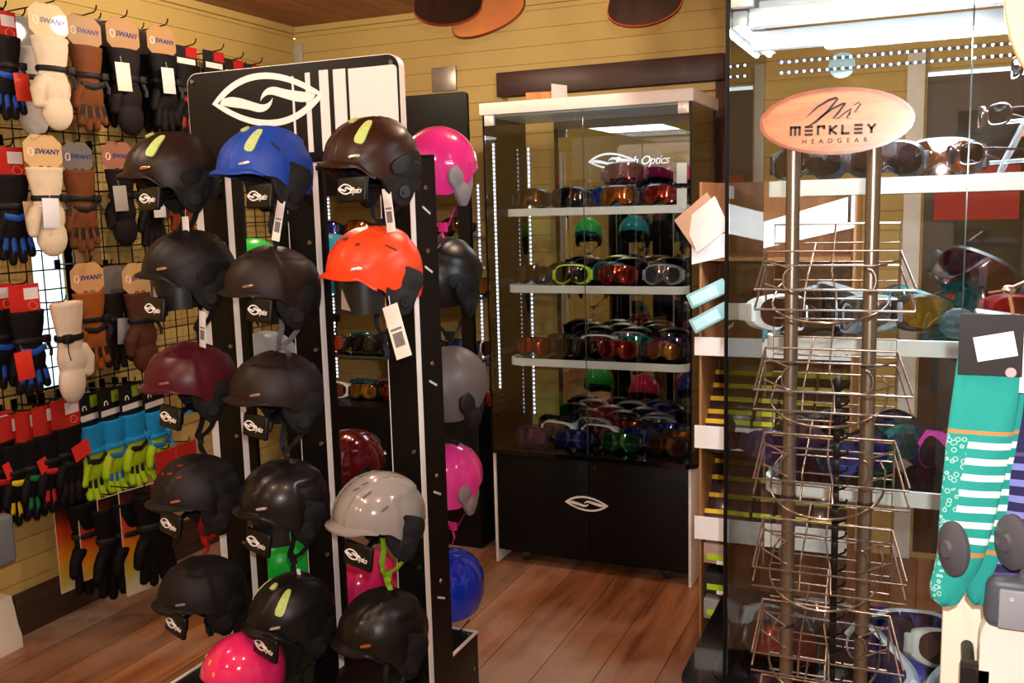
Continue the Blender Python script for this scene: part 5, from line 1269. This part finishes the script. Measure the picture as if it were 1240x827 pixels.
# row 4: blue-lime gloves
for k, (px, py) in enumerate(((106, 476), (132, 470), (157, 464), (184, 462))):
    N('ski_glove', 'blue and lime ski glove with black card, %s of the lime gloves' % ORD[k], G(px, py, -3.0), '9cb81c', cuff='1c8ac8', panel='1a1a1a' if k % 2 == 0 else '2070b0', card=('141414', .115, .115, False), cardtxt='scott', hooklen=.03, sc=1.08, rz=R(10), strap='1c8ac8', claw=-.012)
for k, (px, py) in enumerate(((200, 545), (225, 536))):
    single('header_card', MB().box(-.06, .06, -.001, .001, -.10, 0).box(-.05, .05, -.0016, -.001, -.05, -.04), mat('a82420', .5, var=.3, nscale=150), ['red printed card, left of two behind the black helmet with red vents', 'red printed card, right of two behind the black helmet with red vents'][k], 'card', loc=G(px, py, -2.95), rot=(0, 0, R(90)))
    q = G(px, py, -2.95); hook(q.y, q.z-.006, q.x-GX+.02)
single('header_card', MB().box(-.045, .045, -.001, .001, -.12, 0).box(-.03, .03, -.0018, -.001, -.08, -.03), mat('3a8cb8', .5, var=.3, nscale=60), 'blue and yellow printed card hanging beside the maroon helmet', 'card', loc=G(232, 468, -2.98), rot=(0, 0, R(75)))
q = G(232, 468, -2.98); hook(q.y, q.z-.008, q.x-GX+.02)
# row 5: gloves on flame boards
def flame_mat():
    m, nt, b = new_mat('flame_print'); N_ = nt.nodes; L_ = nt.links
    tc = N_.new('ShaderNodeTexCoord'); sx = N_.new('ShaderNodeSeparateXYZ'); L_.new(tc.outputs['Object'], sx.inputs[0])
    mr = N_.new('ShaderNodeMapRange'); mr.inputs[1].default_value = -.40; mr.inputs[2].default_value = 0; L_.new(sx.outputs[2], mr.inputs[0])
    n = N_.new('ShaderNodeTexNoise'); n.inputs['Scale'].default_value = 18; L_.new(tc.outputs['Object'], n.inputs['Vector'])
    ad = N_.new('ShaderNodeMath'); ad.operation = 'MULTIPLY_ADD'; ad.inputs[1].default_value = .25; L_.new(n.outputs['Fac'], ad.inputs[0]); 
    s2 = N_.new('ShaderNodeMath'); s2.operation = 'SUBTRACT'; s2.inputs[1].default_value = .12; L_.new(mr.outputs[0], s2.inputs[0]); L_.new(s2.outputs[0], ad.inputs[2])
    cr = N_.new('ShaderNodeValToRGB'); e = cr.color_ramp.elements
    e[0].position = .08; e[0].color = lin('c8c0a0'); e[1].position = 1; e[1].color = lin('1a0f0c')
    for p_, c in ((.2, 'c0b040'), (.4, 'd88a1c'), (.65, 'b83a14'), (.85, '5a1c10')): q_ = e.new(p_); q_.color = lin(c)
    L_.new(ad.outputs[0], cr.inputs[0]); L_.new(cr.outputs[0], b.inputs['Base Color']); b.inputs['Roughness'].default_value = .4
    return m
FLM = flame_mat()
for k, (px, py, xx, rz, hh) in enumerate(((88, 600, -3.04, 4, .37), (118, 606, -2.96, 8, .30), (142, 598, -2.90, 10, .38), (168, 590, -2.82, 12, .42))):
    q = G(px, py, xx)
    fb = thing('glove_board', ['flame printed glove board nearest the left edge', 'flame printed glove board, second along the bottom row', 'flame printed glove board, third along the bottom row', 'flame printed glove board with white name lettering, nearest the rack'][k], 'display card', q, rot=(0, 0, R(90-rz)), group='flame boards of the bottom row')
    part('board', MB().box(-.088, .088, -.0015, .0015, -hh, 0, .001).data('bd', smooth=False), FLM, fb)
    part('edge_strip', MB().ringpoly([(-.089, -hh-.001), (.089, -hh-.001), (.089, .001), (-.089, .001)], [(-.087, -hh+.001), (.087, -hh+.001), (.087, -.001), (-.087, -.001)], 'y', -.0022, .0022).data('es', smooth=False), mat('c8b8a0', .4), fb)
    if k == 3:
        part('band', MB().box(.052, .087, -.0024, -.0016, -.2, -.005).data('bnd', smooth=False), mat('8a2a1c', .5), fb)
        part('name_lettering', text_mesh('KOMBI', .036, 0, .0008, .0010), mat('efe6dc', .5), fb, (.07, -.003, -.10), (0, R(-86), 0))
    g_ = N('ski_glove', ['black glove tied to the flame board nearest the left edge', 'black glove on the second flame board of the bottom row', 'black glove on the third flame board of the bottom row', 'black glove on the flame board with white name lettering'][k], q+Vector((.045, .02, -.02)), '0a0809', rz=R(-rz+5), sc=1.3, strap='1a1616', hooklen=None)
    part('tie_cord', MB().tube([(.01, -.01, -.02), (.0, .0, .01), (.0, .035, .015)], .0012, 5), mat('1a1414', .6), g_)
    hook(q.y, q.z-.014, q.x-GX+.03)

# ------------------------------------------------------------------ light
sc = bpy.context.scene
w = bpy.data.worlds.new('world'); sc.world = w; w.use_nodes = True
w.node_tree.nodes['Background'].inputs[0].default_value = (.85, .93, 1, 1); w.node_tree.nodes['Background'].inputs[1].default_value = 2.5
def light(name, kind, loc, energy, col, size=.1, rot=(0, 0, 0), spot=None):
    l = bpy.data.lights.new(name, kind); l.energy = energy; l.color = col
    if kind == 'AREA': l.size = size
    elif kind != 'SUN': l.shadow_soft_size = size
    if spot: l.spot_size = R(spot); l.spot_blend = .6
    o = bpy.data.objects.new(name, l); C.objects.link(o); o.location = loc; o.rotation_euler = rot; return o
WARM = (1, .83, .62)
for k, (x, y) in enumerate(((-2.3, 1.3), (-1.2, .6), (-.2, 1.0), (-2.3, 3.2), (-1.0, 3.0), (.9, 2.2), (-1.4, -1.0))):
    light('ceiling_bulb', 'POINT', (x, y, 2.45), 29, WARM, .04)
# camera flash
light('camera_flash', 'POINT', (.04, -.02, 1.70), 105, (1, .96, .94), .014)
light('led_glow', 'AREA', (.05, 2.18, 1.90), 30, (.86, .9, 1), .5)
light('cabinet_glow', 'AREA', (-1.3, 3.95, 1.96), 3.5, (.86, .9, 1), .35)
sc.view_settings.view_transform = 'Standard'; sc.view_settings.look = 'None'; sc.view_settings.gamma = 1; sc.view_settings.exposure = 0.0
sc.view_settings.use_curve_mapping = False
